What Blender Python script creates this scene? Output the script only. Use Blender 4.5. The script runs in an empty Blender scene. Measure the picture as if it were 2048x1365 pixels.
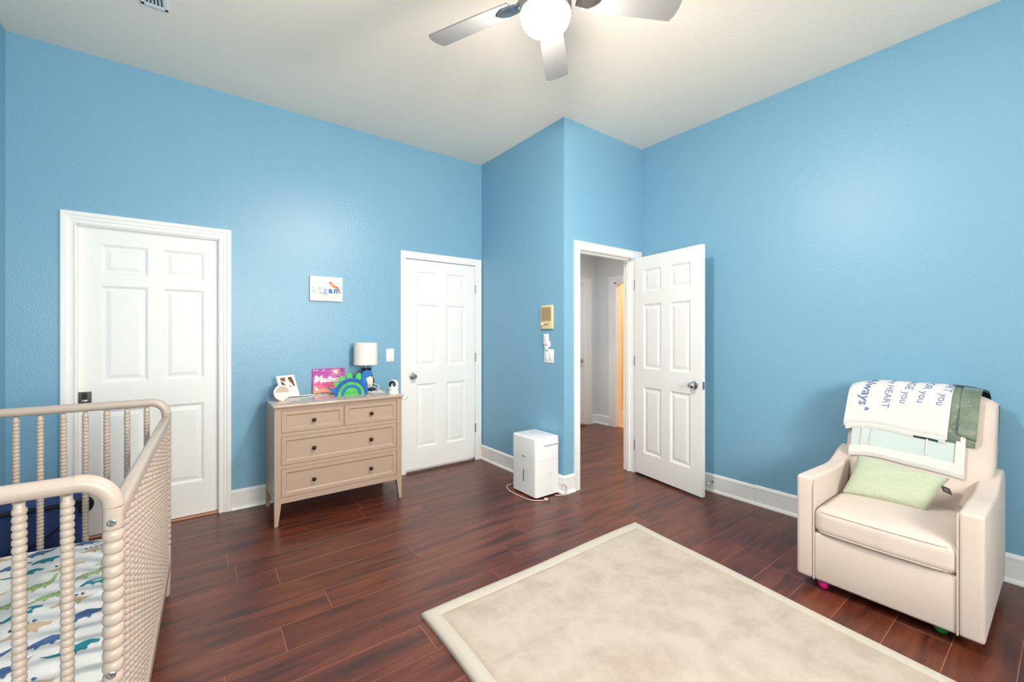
import bpy, bmesh, math, random
from mathutils import Vector, Matrix
PI = math.pi
R = math.radians
rnd = random.Random(7)
C = bpy.context.scene.collection
SC = bpy.context.scene

# ------------------------------------------------------------------ camera
CAMZ, YAW = 1.29, R(53.21)
cam_d = bpy.data.cameras.new('camera')
cam = bpy.data.objects.new('camera', cam_d)
C.objects.link(cam)
cam.location = (0, 0, CAMZ)
cam.rotation_euler = (PI/2, 0, YAW-PI/2)
cam_d.sensor_width = 36
cam_d.lens = 844.4/2048*36
cam_d.shift_y = -12.7/2048
cam_d.clip_start = 0.02
SC.camera = cam

# ------------------------------------------------------------------ world, lights, exposure
w = bpy.data.worlds.new('world')
SC.world = w
w.use_nodes = True
w.node_tree.nodes['Background'].inputs[0].default_value = (0.75, 0.85, 1.0, 1)
w.node_tree.nodes['Background'].inputs[1].default_value = 0.8


def area(name, loc, rot, sx, sy, energy, col):
    l = bpy.data.lights.new(name, 'AREA')
    l.shape = 'RECTANGLE'
    l.size, l.size_y = sx, sy
    l.energy, l.color = energy, col
    o = bpy.data.objects.new(name, l)
    C.objects.link(o)
    o.location, o.rotation_euler = loc, rot
    return o


GLOBE_E = 400.0
GLOBE_C = (1.0, 0.915, 0.825)
WINDOW_W = 142.0
FILL_WINDOW_W = 58.0
# daylight through the window behind the camera, and fill through an added window
area('window_daylight_and_fill', (1.15, -1.66, 1.80), (R(90), 0, 0), 0.9, 1.0, WINDOW_W, (1.0, 0.92, 0.83))
area('window_daylight_and_fill', (-0.22, -1.66, 1.50), (R(90), 0, 0), 0.9, 1.0, FILL_WINDOW_W, (1.0, 0.92, 0.83))
# added hall fill, apart from its fixture, and lamp of the yellow room beyond
area('hall_fill_light', (3.55, 3.1, 2.40), (0, 0, 0), 0.22, 0.22, 17.0, (0.86, 0.95, 1.0))
area('yellow_room_light', (5.6, 3.5, 2.40), (0, 0, 0), 0.5, 0.5, 17.0, (1.0, 0.92, 0.80))
SC.view_settings.view_transform = 'Standard'
SC.view_settings.look = 'None'
SC.view_settings.gamma = 1
SC.view_settings.use_curve_mapping = False
SC.view_settings.exposure = 0.02
SC.cycles.max_bounces = 10
SC.cycles.diffuse_bounces = 6
SC.cycles.sample_clamp_indirect = 6
SC.cycles.caustics_reflective = False
SC.cycles.caustics_refractive = False


# ------------------------------------------------------------------ materials
def lin(c):
    return tuple(((x/255)/12.92 if x/255 <= 0.04045 else ((x/255+0.055)/1.055)**2.4) for x in c)


def mat(name, rgb, rough=0.5, metal=0.0, spec=0.5, bump=None, vary=None, trans=0.0, emit=None, sheen=0.0, coat=0.0):
    """bump=(scale, strength, distance[, stretch xyz]); vary=(scale, other sRGB, amount[, stretch])"""
    m = bpy.data.materials.new(name)
    m.use_nodes = True
    nt = m.node_tree
    b = nt.nodes['Principled BSDF']
    b.inputs['Base Color'].default_value = (*lin(rgb), 1)
    b.inputs['Roughness'].default_value = rough
    b.inputs['Metallic'].default_value = metal
    b.inputs['Specular IOR Level'].default_value = spec
    b.inputs['Transmission Weight'].default_value = trans
    b.inputs['Sheen Weight'].default_value = sheen
    b.inputs['Coat Weight'].default_value = coat
    if emit:
        b.inputs['Emission Color'].default_value = (*emit[0], 1)
        b.inputs['Emission Strength'].default_value = emit[1]
    tc = None
    if bump or vary:
        tc = nt.nodes.new('ShaderNodeTexCoord')

    def noise(scale, st=None, detail=4.0, rough_=0.6):
        mp = nt.nodes.new('ShaderNodeMapping')
        if st:
            mp.inputs['Scale'].default_value = st
        nt.links.new(tc.outputs['Object'], mp.inputs[0])
        n = nt.nodes.new('ShaderNodeTexNoise')
        n.inputs['Scale'].default_value = scale
        n.inputs['Detail'].default_value = detail
        n.inputs['Roughness'].default_value = rough_
        nt.links.new(mp.outputs[0], n.inputs['Vector'])
        return n
    if bump:
        n = noise(bump[0], bump[3] if len(bump) > 3 else None)
        bp = nt.nodes.new('ShaderNodeBump')
        bp.inputs['Strength'].default_value = bump[1]
        bp.inputs['Distance'].default_value = bump[2]
        nt.links.new(n.outputs[0], bp.inputs['Height'])
        nt.links.new(bp.outputs[0], b.inputs['Normal'])
    if vary:
        n = noise(vary[0], vary[3] if len(vary) > 3 else None, 5.0)
        rp = nt.nodes.new('ShaderNodeValToRGB')
        rp.color_ramp.elements[0].position = 0.35
        rp.color_ramp.elements[1].position = 0.65
        a, c = lin(rgb), lin(vary[1])
        k = vary[2]
        rp.color_ramp.elements[0].color = (*[a[i]*(1-k)+c[i]*k for i in range(3)], 1)
        rp.color_ramp.elements[1].color = (*a, 1)
        nt.links.new(n.outputs[0], rp.inputs[0])
        nt.links.new(rp.outputs[0], b.inputs['Base Color'])
    return m


BLUE = (124, 171, 198)
M = {}
M['wall_gloss'] = mat('glossy blue wall paint', BLUE, 0.24, spec=0.42, bump=(115, 0.6, 0.003, (1, 1, 0.6)))
M['wall'] = mat('blue wall paint', BLUE, 0.34, spec=0.45, bump=(130, 0.4, 0.003))
M['wall_smooth'] = mat('smooth blue wall paint', BLUE, 0.5, spec=0.35, bump=(60, 0.08, 0.003))
M['ceiling'] = mat('ceiling paint', (250, 238, 224), 0.9, spec=0.2, bump=(55, 0.25, 0.004))
M['white'] = mat('white trim paint', (238, 238, 236), 0.33, spec=0.45)
M['white_door'] = mat('white door paint', (238, 238, 237), 0.4, spec=0.4, bump=(18, 0.05, 0.002, (6, 6, 0.4)))
M['hall_wall'] = mat('hall wall paint', (222, 222, 222), 0.6, bump=(60, 0.1, 0.003))
M['yellow_wall'] = mat('yellow wall paint', (248, 216, 142), 0.6)
M['tile'] = mat('beige floor tile', (228, 186, 140), 0.4)
M['gap'] = mat('plank joint glint', (184, 124, 96), 0.6)  # glints on the plank bevels, painted as a light joint colour
M['chrome'] = mat('chrome', (200, 200, 202), 0.12, metal=1)
M['nickel'] = mat('brushed nickel', (168, 168, 168), 0.32, metal=1)
M['pewter'] = mat('hammered pewter', (92, 92, 88), 0.35, metal=1, bump=(700, 0.6, 0.002))
M['crib'] = mat('taupe crib paint', (184, 168, 156), 0.3, spec=0.42)
M['dresser'] = mat('taupe dresser paint', (176, 152, 135), 0.36, spec=0.45, bump=(30, 0.04, 0.002, (1, 1, 8)))
M['dresser_top'] = mat('polished taupe dresser top', (190, 166, 148), 0.1, spec=0.6, coat=0.3)
M['dark'] = mat('dark shadow gap', (30, 26, 24), 0.8)
M['bronze'] = mat('bronze knob', (74, 52, 44), 0.3, metal=0.85)
M['fabric'] = mat('beige upholstery', (213, 198, 188), 0.9, spec=0.25, sheen=0.15, bump=(900, 0.35, 0.0012), vary=(5, (204, 187, 176), 0.5))
M['piping'] = mat('beige piping', (208, 192, 181), 0.85)
M['rug'] = None
M['rug_edge'] = mat('rug border velour', (186, 177, 164), 0.85, sheen=0.2, bump=(60, 0.15, 0.003))
M['sheet'] = mat('white cotton sheet', (233, 231, 229), 0.8, bump=(9, 0.25, 0.02))
M['p_teal'] = mat('teal print', (28, 128, 146), 0.8)
M['p_blue'] = mat('slate blue print', (72, 104, 156), 0.8)
M['p_green'] = mat('sage green print', (160, 186, 126), 0.8)
M['p_dots'] = mat('leaf green print', (92, 138, 92), 0.8)
M['p_tan'] = mat('tan print', (205, 180, 146), 0.8)
M['p_navy'] = mat('navy print', (58, 62, 102), 0.8)
M['blanket'] = mat('white plush blanket', (216, 213, 211), 0.95, sheen=0.3, bump=(500, 0.3, 0.002))
M['blanket_ink'] = mat('blue printed lettering', (92, 120, 162), 0.9)
M['satin'] = mat('sage satin', (84, 102, 88), 0.36, spec=0.6, sheen=0.3, bump=(9, 0.8, 0.02), vary=(9, (128, 140, 118), 0.7))
M['satin_dark'] = mat('dark green satin', (32, 64, 62), 0.45, spec=0.5, bump=(14, 0.5, 0.01))
M['aqua'] = mat('pale aqua knit', (194, 206, 204), 0.95, bump=(160, 0.5, 0.003, (1, 3, 1)))
M['fleece'] = mat('white fleece', (228, 222, 219), 0.98, sheen=0.3, bump=(260, 0.8, 0.004))
M['black'] = mat('black plastic', (22, 22, 24), 0.4)
M['label'] = mat('black woven tag', (44, 42, 40), 0.8)
M['tagtext'] = mat('white tag print', (220, 220, 216), 0.8)
M['plastic'] = mat('white plastic', (238, 238, 238), 0.35)
M['appliance'] = mat('white appliance plastic', (240, 240, 240), 0.32)
M['grey_print'] = mat('pale grey print', (188, 188, 186), 0.7)
M['dark_print'] = mat('dark grey print', (70, 70, 72), 0.6)
M['cord'] = mat('beige rubber cord', (206, 186, 178), 0.5)
M['cable'] = mat('white cable', (236, 234, 232), 0.45)
M['almond'] = mat('almond plastic', (226, 206, 158), 0.5)
M['almond_dark'] = mat('darker almond plastic', (164, 138, 92), 0.55)
M['pink'] = mat('hot pink plastic', (240, 20, 140), 0.35)
M['green'] = mat('green plastic', (40, 160, 60), 0.35)
M['navy'] = mat('navy canvas fabric', (58, 76, 126), 0.95, spec=0.2, bump=(260, 0.5, 0.003), vary=(5, (46, 62, 108), 0.6))
M['navy_trim'] = mat('black webbing', (20, 24, 36), 0.8)
M['rust'] = mat('rust brown rubber', (160, 84, 48), 0.7, bump=(500, 0.3, 0.001))
M['blade'] = mat('silver grey fan blade', (140, 139, 138), 0.42, spec=0.4)
M['shade'] = mat('cream linen shade', (238, 232, 225), 0.9, bump=(300, 0.2, 0.001, (1, 1, 0.1)))
M['shade_in'] = mat('shade lining', (215, 210, 205), 0.9)
M['lamp_navy'] = mat('navy glazed ceramic', (30, 40, 58), 0.35)
M['lamp_cream'] = mat('cream glazed ceramic', (236, 220, 200), 0.4)
M['dino_blue'] = mat('blue painted wood', (10, 104, 182), 0.5)
M['dino_blue2'] = mat('darker blue painted wood', (14, 84, 170), 0.5)
M['dino_green'] = mat('green painted wood', (76, 190, 84), 0.5)
M['dino_edge'] = mat('dark routed edge', (8, 60, 96), 0.7)
M['dino_gtext'] = mat('engraved green lettering', (32, 118, 44), 0.7)
M['dino_btext'] = mat('engraved blue lettering', (10, 50, 120), 0.7)
M['hub'] = mat('off white plastic', (236, 230, 222), 0.45)
M['hub_grille'] = mat('beige speaker cloth', (194, 180, 160), 0.9, bump=(1500, 0.4, 0.0008))
M['frame_white'] = mat('white photo frame', (242, 238, 234), 0.4)
M['skin'] = mat('printed skin tone', (150, 92, 74), 0.6)
M['hair'] = mat('printed brown hair', (98, 64, 50), 0.6)
M['suit'] = mat('printed dark suit', (40, 46, 62), 0.6)
M['photo_bg'] = mat('photo background', (232, 228, 224), 0.5)
M['canvas_white'] = mat('white canvas', (238, 232, 228), 0.7, bump=(900, 0.2, 0.0006))
M['canvas_side'] = mat('canvas edge', (160, 150, 150), 0.8)
M['star_cream'] = mat('cream starburst print', (255, 236, 200), 0.7)
M['canvas_text'] = mat('white lettering', (250, 244, 244), 0.6)
M['peach'] = mat('peach print', (248, 170, 140), 0.7)
M['plum'] = mat('plum print', (130, 50, 110), 0.7)
M['logan_pale'] = mat('pale blue lettering', (186, 206, 236), 0.7)
M['logan_mid'] = mat('light blue lettering', (158, 184, 228), 0.7)
M['logan_blue'] = mat('blue lettering', (44, 122, 188), 0.7)
M['trex'] = mat('orange print', (226, 140, 86), 0.7)
M['trex2'] = mat('red brown print', (166, 60, 60), 0.7)
M['glass'] = mat('clear glass', (245, 250, 250), 0.02, trans=1.0)
def pane_mat():
    m = bpy.data.materials.new('clear window pane')
    m.use_nodes = True
    nt = m.node_tree
    nt.nodes.remove(nt.nodes['Principled BSDF'])
    t = nt.nodes.new('ShaderNodeBsdfTransparent'); t.inputs[0].default_value = (.96, .98, .97, 1)
    g = nt.nodes.new('ShaderNodeBsdfGlossy'); g.inputs['Roughness'].default_value = 0.02
    mx = nt.nodes.new('ShaderNodeMixShader')
    mx.inputs[0].default_value = 0.05
    nt.links.new(t.outputs[0], mx.inputs[1]); nt.links.new(g.outputs[0], mx.inputs[2])
    nt.links.new(mx.outputs[0], nt.nodes['Material Output'].inputs[0])
    return m


M['glass'] = pane_mat()
M['globe'] = mat('lit opal globe', (255, 255, 255), 0.5, emit=(GLOBE_C, GLOBE_E))


def wood_mat():
    m = bpy.data.materials.new('dark laminate plank')
    m.use_nodes = True
    nt = m.node_tree
    b = nt.nodes['Principled BSDF']
    tc = nt.nodes.new('ShaderNodeTexCoord')
    oi = nt.nodes.new('ShaderNodeObjectInfo')
    mul = nt.nodes.new('ShaderNodeVectorMath'); mul.operation = 'MULTIPLY_ADD'
    comb = nt.nodes.new('ShaderNodeCombineXYZ')
    for k in range(3):
        nt.links.new(oi.outputs['Random'], comb.inputs[k])
    mul.inputs[1].default_value = (37, 61, 13)
    nt.links.new(comb.outputs[0], mul.inputs[0])
    nt.links.new(tc.outputs['Object'], mul.inputs[2])
    def nz(st, scale, det, r_):
        mp = nt.nodes.new('ShaderNodeMapping'); mp.inputs['Scale'].default_value = st
        nt.links.new(mul.outputs[0], mp.inputs[0])
        n = nt.nodes.new('ShaderNodeTexNoise')
        n.inputs['Scale'].default_value = scale; n.inputs['Detail'].default_value = det
        n.inputs['Roughness'].default_value = r_; n.inputs['Distortion'].default_value = 0.5
        nt.links.new(mp.outputs[0], n.inputs['Vector'])
        return n
    n1 = nz((1.2, 9, 1), 1.9, 3, 0.55)
    r1 = nt.nodes.new('ShaderNodeValToRGB')
    els = r1.color_ramp.elements
    els[0].position = 0.33; els[0].color = (*lin((68, 38, 33)), 1)
    els[1].position = 0.68; els[1].color = (*lin((114, 63, 45)), 1)
    e = els.new(0.5); e.color = (*lin((100, 50, 36)), 1)
    nt.links.new(n1.outputs[0], r1.inputs[0])
    n2 = nz((2.2, 60, 1), 3.0, 6, 0.7)
    mix = nt.nodes.new('ShaderNodeMix'); mix.data_type = 'RGBA'; mix.blend_type = 'MULTIPLY'
    mix.inputs[0].default_value = 0.55
    r2 = nt.nodes.new('ShaderNodeValToRGB')
    r2.color_ramp.elements[0].position = 0.3; r2.color_ramp.elements[0].color = (0.62, 0.58, 0.58, 1)
    r2.color_ramp.elements[1].position = 0.62; r2.color_ramp.elements[1].color = (1.05, 1.02, 1.0, 1)
    nt.links.new(n2.outputs[0], r2.inputs[0])
    nt.links.new(r1.outputs[0], mix.inputs[6]); nt.links.new(r2.outputs[0], mix.inputs[7])
    hs = nt.nodes.new('ShaderNodeHueSaturation')
    mr = nt.nodes.new('ShaderNodeMapRange')
    mr.inputs[3].default_value = 0.88; mr.inputs[4].default_value = 1.12
    nt.links.new(oi.outputs['Random'], mr.inputs[0])
    nt.links.new(mr.outputs[0], hs.inputs['Value'])
    nt.links.new(mix.outputs[2], hs.inputs['Color'])
    nt.links.new(hs.outputs[0], b.inputs['Base Color'])
    b.inputs['Roughness'].default_value = 0.3
    b.inputs['Specular IOR Level'].default_value = 0.5
    bp = nt.nodes.new('ShaderNodeBump')
    bp.inputs['Strength'].default_value = 0.12; bp.inputs['Distance'].default_value = 0.002
    nt.links.new(n2.outputs[0], bp.inputs['Height']); nt.links.new(bp.outputs[0], b.inputs['Normal'])
    return m


M['wood'] = wood_mat()


def rug_mat():
    m = bpy.data.materials.new('crushed velvet rug')
    m.use_nodes = True
    nt = m.node_tree
    b = nt.nodes['Principled BSDF']
    tc = nt.nodes.new('ShaderNodeTexCoord')
    n = nt.nodes.new('ShaderNodeTexNoise')
    n.inputs['Scale'].default_value = 6.5; n.inputs['Detail'].default_value = 7
    n.inputs['Roughness'].default_value = 0.62; n.inputs['Distortion'].default_value = 0.35
    nt.links.new(tc.outputs['Object'], n.inputs['Vector'])
    r = nt.nodes.new('ShaderNodeValToRGB')
    r.color_ramp.elements[0].position = 0.36; r.color_ramp.elements[0].color = (*lin((168, 153, 138)), 1)
    r.color_ramp.elements[1].position = 0.6; r.color_ramp.elements[1].color = (*lin((184, 170, 156)), 1)
    nt.links.new(n.outputs[0], r.inputs[0])
    nt.links.new(r.outputs[0], b.inputs['Base Color'])
    b.inputs['Roughness'].default_value = 0.95
    b.inputs['Sheen Weight'].default_value = 0.2
    n2 = nt.nodes.new('ShaderNodeTexNoise'); n2.inputs['Scale'].default_value = 420
    nt.links.new(tc.outputs['Object'], n2.inputs['Vector'])
    bp = nt.nodes.new('ShaderNodeBump'); bp.inputs['Strength'].default_value = 0.25; bp.inputs['Distance'].default_value = 0.002
    nt.links.new(n2.outputs[0], bp.inputs['Height']); nt.links.new(bp.outputs[0], b.inputs['Normal'])
    return m


M['rug'] = rug_mat()


def chevron_mat():
    m = mat('pale green ribbed velour', (184, 193, 168), 0.9, sheen=0.3)
    nt = m.node_tree
    b = nt.nodes['Principled BSDF']
    tc = nt.nodes.new('ShaderNodeTexCoord')
    sp = nt.nodes.new('ShaderNodeSeparateXYZ')
    nt.links.new(tc.outputs['Generated'], sp.inputs[0])
    def mth(op, a, c):
        n = nt.nodes.new('ShaderNodeMath'); n.operation = op
        for i, v in enumerate((a, c)):
            if v is None: continue
            if isinstance(v, (int, float)): n.inputs[i].default_value = v
            else: nt.links.new(v, n.inputs[i])
        return n.outputs[0]
    u = mth('MULTIPLY', sp.outputs['X'], 8)
    tri = mth('PINGPONG', u, 0.5)
    v = mth('MULTIPLY', sp.outputs['Y'], 34)
    s = mth('MULTIPLY_ADD', tri, 4.0)
    s.node.inputs[2].default_value = 0
    nt.links.new(v, s.node.inputs[2])
    w_ = mth('SINE', mth('MULTIPLY', s, 2*PI), None)
    bp = nt.nodes.new('ShaderNodeBump'); bp.inputs['Strength'].default_value = 0.45; bp.inputs['Distance'].default_value = 0.0015
    nt.links.new(w_, bp.inputs['Height']); nt.links.new(bp.outputs[0], b.inputs['Normal'])
    return m


M['pillow'] = chevron_mat()


def fairy_mat():
    m = mat('pink sunset canvas print', (210, 70, 150), 0.6)
    nt = m.node_tree
    b = nt.nodes['Principled BSDF']
    tc = nt.nodes.new('ShaderNodeTexCoord')
    sp = nt.nodes.new('ShaderNodeSeparateXYZ')
    nt.links.new(tc.outputs['Generated'], sp.inputs[0])
    n = nt.nodes.new('ShaderNodeTexNoise'); n.inputs['Scale'].default_value = 6; n.inputs['Detail'].default_value = 6
    nt.links.new(tc.outputs['Generated'], n.inputs['Vector'])
    ad = nt.nodes.new('ShaderNodeMath'); ad.operation = 'MULTIPLY_ADD'
    ad.inputs[1].default_value = 0.5
    nt.links.new(n.outputs[0], ad.inputs[0]); nt.links.new(sp.outputs['Z'], ad.inputs[2])
    r = nt.nodes.new('ShaderNodeValToRGB')
    els = r.color_ramp.elements
    els[0].position = 0.22; els[0].color = (*lin((250, 176, 130)), 1)
    els[1].position = 1.25 if False else 1.0; els[1].color = (*lin((180, 66, 160)), 1)
    for p, c in ((0.4, (238, 120, 140)), (0.62, (222, 84, 140)), (0.85, (212, 90, 170))):
        e = els.new(p); e.color = (*lin(c), 1)
    nt.links.new(ad.outputs[0], r.inputs[0]); nt.links.new(r.outputs[0], b.inputs['Base Color'])
    return m


M['fairy'] = fairy_mat()


# ------------------------------------------------------------------ geometry helpers
def link_mesh(name, me, m, parent=None):
    o = bpy.data.objects.new(name, me)
    C.objects.link(o)
    if m is not None and not me.materials:
        me.materials.append(m)
    if parent is not None:
        o.parent = parent
    return o


def mk(name, V_, F_, m, parent=None, smooth=False, angle=None):
    me = bpy.data.meshes.new(name)
    me.from_pydata([tuple(v) for v in V_], [], F_)
    me.validate()
    o = link_mesh(name, me, m, parent)
    if smooth:
        me.polygons.foreach_set('use_smooth', [True]*len(me.polygons))
        if angle:
            me.set_sharp_from_angle(angle=R(angle))
    return o


def bo(name, bm, m, parent=None, smooth=False, angle=40):
    me = bpy.data.meshes.new(name)
    bmesh.ops.recalc_face_normals(bm, faces=bm.faces)
    bm.to_mesh(me); bm.free()
    o = link_mesh(name, me, m, parent)
    if smooth:
        me.polygons.foreach_set('use_smooth', [True]*len(me.polygons))
        if angle:
            me.set_sharp_from_angle(angle=R(angle))
    return o


def box(bm, a, b, bev=0.0, seg=2):
    r = bmesh.ops.create_cube(bm, size=1)
    vs = r['verts']
    for v in vs:
        v.co = Vector([(a[i]+b[i])/2 + v.co[i]*abs(b[i]-a[i]) for i in range(3)])
    if bev:
        es = list({e for v in vs for e in v.link_edges})
        bmesh.ops.bevel(bm, geom=es, offset=bev, segments=seg, profile=0.5, affect='EDGES')
    return vs


def bx(name, a, b, m, parent=None, bev=0.0, seg=2):
    bm = bmesh.new()
    box(bm, a, b, bev, seg)
    return bo(name, bm, m, parent, smooth=bev > 0, angle=50)


def lathe_data(prof, seg=24, c=(0, 0, 0)):
    V_, F_ = [], []
    for r, z in prof:
        for k in range(seg):
            a = 2*PI*k/seg
            V_.append((c[0]+r*math.cos(a), c[1]+r*math.sin(a), c[2]+z))
    n = len(prof)
    for i in range(n-1):
        for k in range(seg):
            k2 = (k+1) % seg
            F_.append((i*seg+k, i*seg+k2, (i+1)*seg+k2, (i+1)*seg+k))
    F_.append(tuple(range(seg-1, -1, -1)))
    F_.append(tuple((n-1)*seg+k for k in range(seg)))
    return V_, F_


def lathe(name, prof, m, parent=None, seg=24, c=(0, 0, 0), smooth=True, angle=45):
    V_, F_ = lathe_data(prof, seg, c)
    return mk(name, V_, F_, m, parent, smooth, angle)


def orient(o, loc, zdir):
    """turn a lathe built about local z so that z points along zdir"""
    o.location = loc
    o.rotation_euler = Vector(zdir).to_track_quat('Z', 'Y').to_euler()
    return o


def tube_data(pts, r, seg=8, cap=True):
    pts = [Vector(p) for p in pts]
    V_, F_ = [], []
    up = Vector((0, 0, 1))
    n = len(pts)
    prevx = None
    for i, p in enumerate(pts):
        d = (pts[min(i+1, n-1)]-pts[max(i-1, 0)]).normalized()
        if prevx is None:
            a = up if abs(d.z) < 0.9 else Vector((1, 0, 0))
            x = d.cross(a).normalized()
        else:
            x = (prevx-d*prevx.dot(d)).normalized()
        prevx = x
        y = d.cross(x)
        rr = r[i] if isinstance(r, (list, tuple)) else r
        for k in range(seg):
            t = 2*PI*k/seg
            V_.append(p+x*math.cos(t)*rr+y*math.sin(t)*rr)
    for i in range(n-1):
        for k in range(seg):
            k2 = (k+1) % seg
            F_.append((i*seg+k, i*seg+k2, (i+1)*seg+k2, (i+1)*seg+k))
    if cap:
        F_.append(tuple(range(seg-1, -1, -1)))
        F_.append(tuple((n-1)*seg+k for k in range(seg)))
    return V_, F_


def tube(name, pts, r, m, parent=None, seg=8):
    V_, F_ = tube_data(pts, r, seg)
    return mk(name, V_, F_, m, parent, True, 60)


def spline(pts, n=8):
    """Catmull-Rom through pts"""
    P = [Vector(p) for p in pts]
    P = [2*P[0]-P[1]]+P+[2*P[-1]-P[-2]]
    out = []
    for i in range(1, len(P)-2):
        for k in range(n):
            t = k/n
            a, b, c, d = P[i-1], P[i], P[i+1], P[i+2]
            out.append(0.5*((2*b)+(c-a)*t+(2*a-5*b+4*c-d)*t*t+(3*b-a-3*c+d)*t**3))
    out.append(P[-2])
    return out


def prism(poly, f, t0, t1):
    """poly 2-D points; f(u, v, t) -> xyz; closed slab between t0 and t1"""
    n = len(poly)
    V_ = [f(u, v, t0) for u, v in poly]+[f(u, v, t1) for u, v in poly]
    F_ = [tuple(range(n-1, -1, -1)), tuple(range(n, 2*n))]
    for i in range(n):
        j = (i+1) % n
        F_.append((i, j, n+j, n+i))
    return V_, F_


def prism_obj(name, poly, f, t0, t1, m, parent=None):
    V_, F_ = prism(poly, f, t0, t1)
    bm = bmesh.new()
    vs = [bm.verts.new(v) for v in V_]
    for fc in F_:
        bm.faces.new([vs[i] for i in fc])
    bm.normal_update()
    bmesh.ops.triangulate(bm, faces=[f_ for f_ in bm.faces if len(f_.verts) > 4], ngon_method='EAR_CLIP')
    return bo(name, bm, m, parent)


def merge(parts):
    V_, F_ = [], []
    for v, f in parts:
        o = len(V_)
        V_ += list(v)
        F_ += [tuple(i+o for i in q) for q in f]
    return V_, F_


def empty(name, label=None, cat=None, loc=(0, 0, 0), rz=0.0, group=None, kind=None):
    o = bpy.data.objects.new(name, None)
    C.objects.link(o)
    o.location = loc
    o.rotation_euler = (0, 0, rz)
    o.empty_display_size = 0.1
    return tag(o, label, cat, group, kind)


def tag(o, label=None, cat=None, group=None, kind=None):
    if label: o['label'] = label
    if cat: o['category'] = cat
    if group: o['group'] = group
    if kind: o['kind'] = kind
    return o


def struct(o, label, cat):
    return tag(o, label, cat, kind='structure')


def dup(o, parent=None, loc=None):
    c = o.copy()
    C.objects.link(c)
    if parent is not None: c.parent = parent
    if loc is not None: c.location = loc
    return c


def text_mesh(s, size, align='CENTER', shear=0.0, offset=0.0, spacing=1.0):
    """2-D triangles of a text set in Blender's own font: (verts uv, faces)"""
    cu = bpy.data.curves.new('t', 'FONT')
    cu.body = s
    cu.size = size
    cu.align_x = align
    cu.align_y = 'CENTER'
    cu.shear = shear
    cu.offset = offset
    cu.space_character = spacing
    cu.resolution_u = 3
    ob = bpy.data.objects.new('t', cu)
    C.objects.link(ob)
    bpy.context.view_layer.update()
    me = bpy.data.meshes.new_from_object(ob.evaluated_get(bpy.context.evaluated_depsgraph_get()))
    V_ = [(v.co.x, v.co.y) for v in me.vertices]
    F_ = [tuple(p.vertices) for p in me.polygons]
    bpy.data.objects.remove(ob); bpy.data.curves.remove(cu); bpy.data.meshes.remove(me)
    return V_, F_


def text_on(name, s, size, f, m, parent, **k):
    V_, F_ = text_mesh(s, size, **k)
    return mk(name, [f(u, v) for u, v in V_], F_, m, parent)


# ------------------------------------------------------------------ room dimensions
XC, XB, YA, YD, H, XE, YN = 2.385, 3.404, 3.720, 2.486, 3.057, -0.887, -1.50
WT = 0.115
HY, HX, HH = 4.22, 4.69, 2.62       # hall: far wall y, right wall x, ceiling


def wall(name, rects, m, label):
    """rects: list of (a, b) boxes that together make one wall"""
    bm = bmesh.new()
    for a, b in rects:
        box(bm, a, b)
    return struct(bo(name, bm, m), label, 'wall')


# wall A (with the dresser): openings for the pocket door and the closet door
d1 = (-0.596, 0.131, 1.980)
d2 = (1.551, 2.302, 1.999)
wall('wall_left', [((XE-WT, YA, -.05), (d1[0]-.0, YA+WT, H)), ((d1[1], YA, -.05), (d2[0], YA+WT, H)), ((d2[1], YA, -.05), (XC+WT, YA+WT, H)),
                   ((d1[0], YA, d1[2]), (d1[1], YA+WT, H)), ((d2[0], YA, d2[2]), (d2[1], YA+WT, H))], M['wall_gloss'],
     'glossy blue wall behind the dresser with two white doors')
wall('wall_rear', [((XE-WT, YN, -.05), (XE, YA, H))], M['wall'], 'blue wall beside the crib')
wall('wall_centre', [((XC, YD+WT, -.05), (XC+WT, YA, H))], M['wall_smooth'], 'blue wall with the intercom and the light switches')
d3 = (2.559, 3.290, 2.004)
wall('wall_entrance', [((XC, YD, -.05), (d3[0], YD+WT, H)), ((d3[1], YD, -.05), (HX+WT, YD+WT, H)), ((d3[0], YD, d3[2]), (d3[1], YD+WT, H))], M['wall_smooth'],
     'narrow blue wall with the open doorway to the hall')
wall('wall_right', [((XB, YN, -.05), (XB+WT, YD, H))], M['wall'], 'blue wall behind the armchair')
W1 = (0.62, 1.68, 1.22, 2.38)
W2 = (-0.75, 0.31, 0.92, 2.08)
wall('wall_front', [((XE-WT, YN-WT, -.05), (W2[0], YN, H)), ((W2[1], YN-WT, -.05), (W1[0], YN, H)), ((W1[1], YN-WT, -.05), (XB+WT, YN, H)),
                    ((W1[0], YN-WT, -.05), (W1[1], YN, W1[2])), ((W1[0], YN-WT, W1[3]), (W1[1], YN, H)), ((W2[0], YN-WT, -.05), (W2[1], YN, W2[2])), ((W2[0], YN-WT, W2[3]), (W2[1], YN, H))],
     M['wall'], 'blue wall with a window and an added fill window, behind the camera')
struct(bx('ceiling', (XE-WT, YN-WT, H), (XB+WT, YA+WT, H+.08), M['ceiling']), 'white textured bedroom ceiling', 'ceiling')

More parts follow.
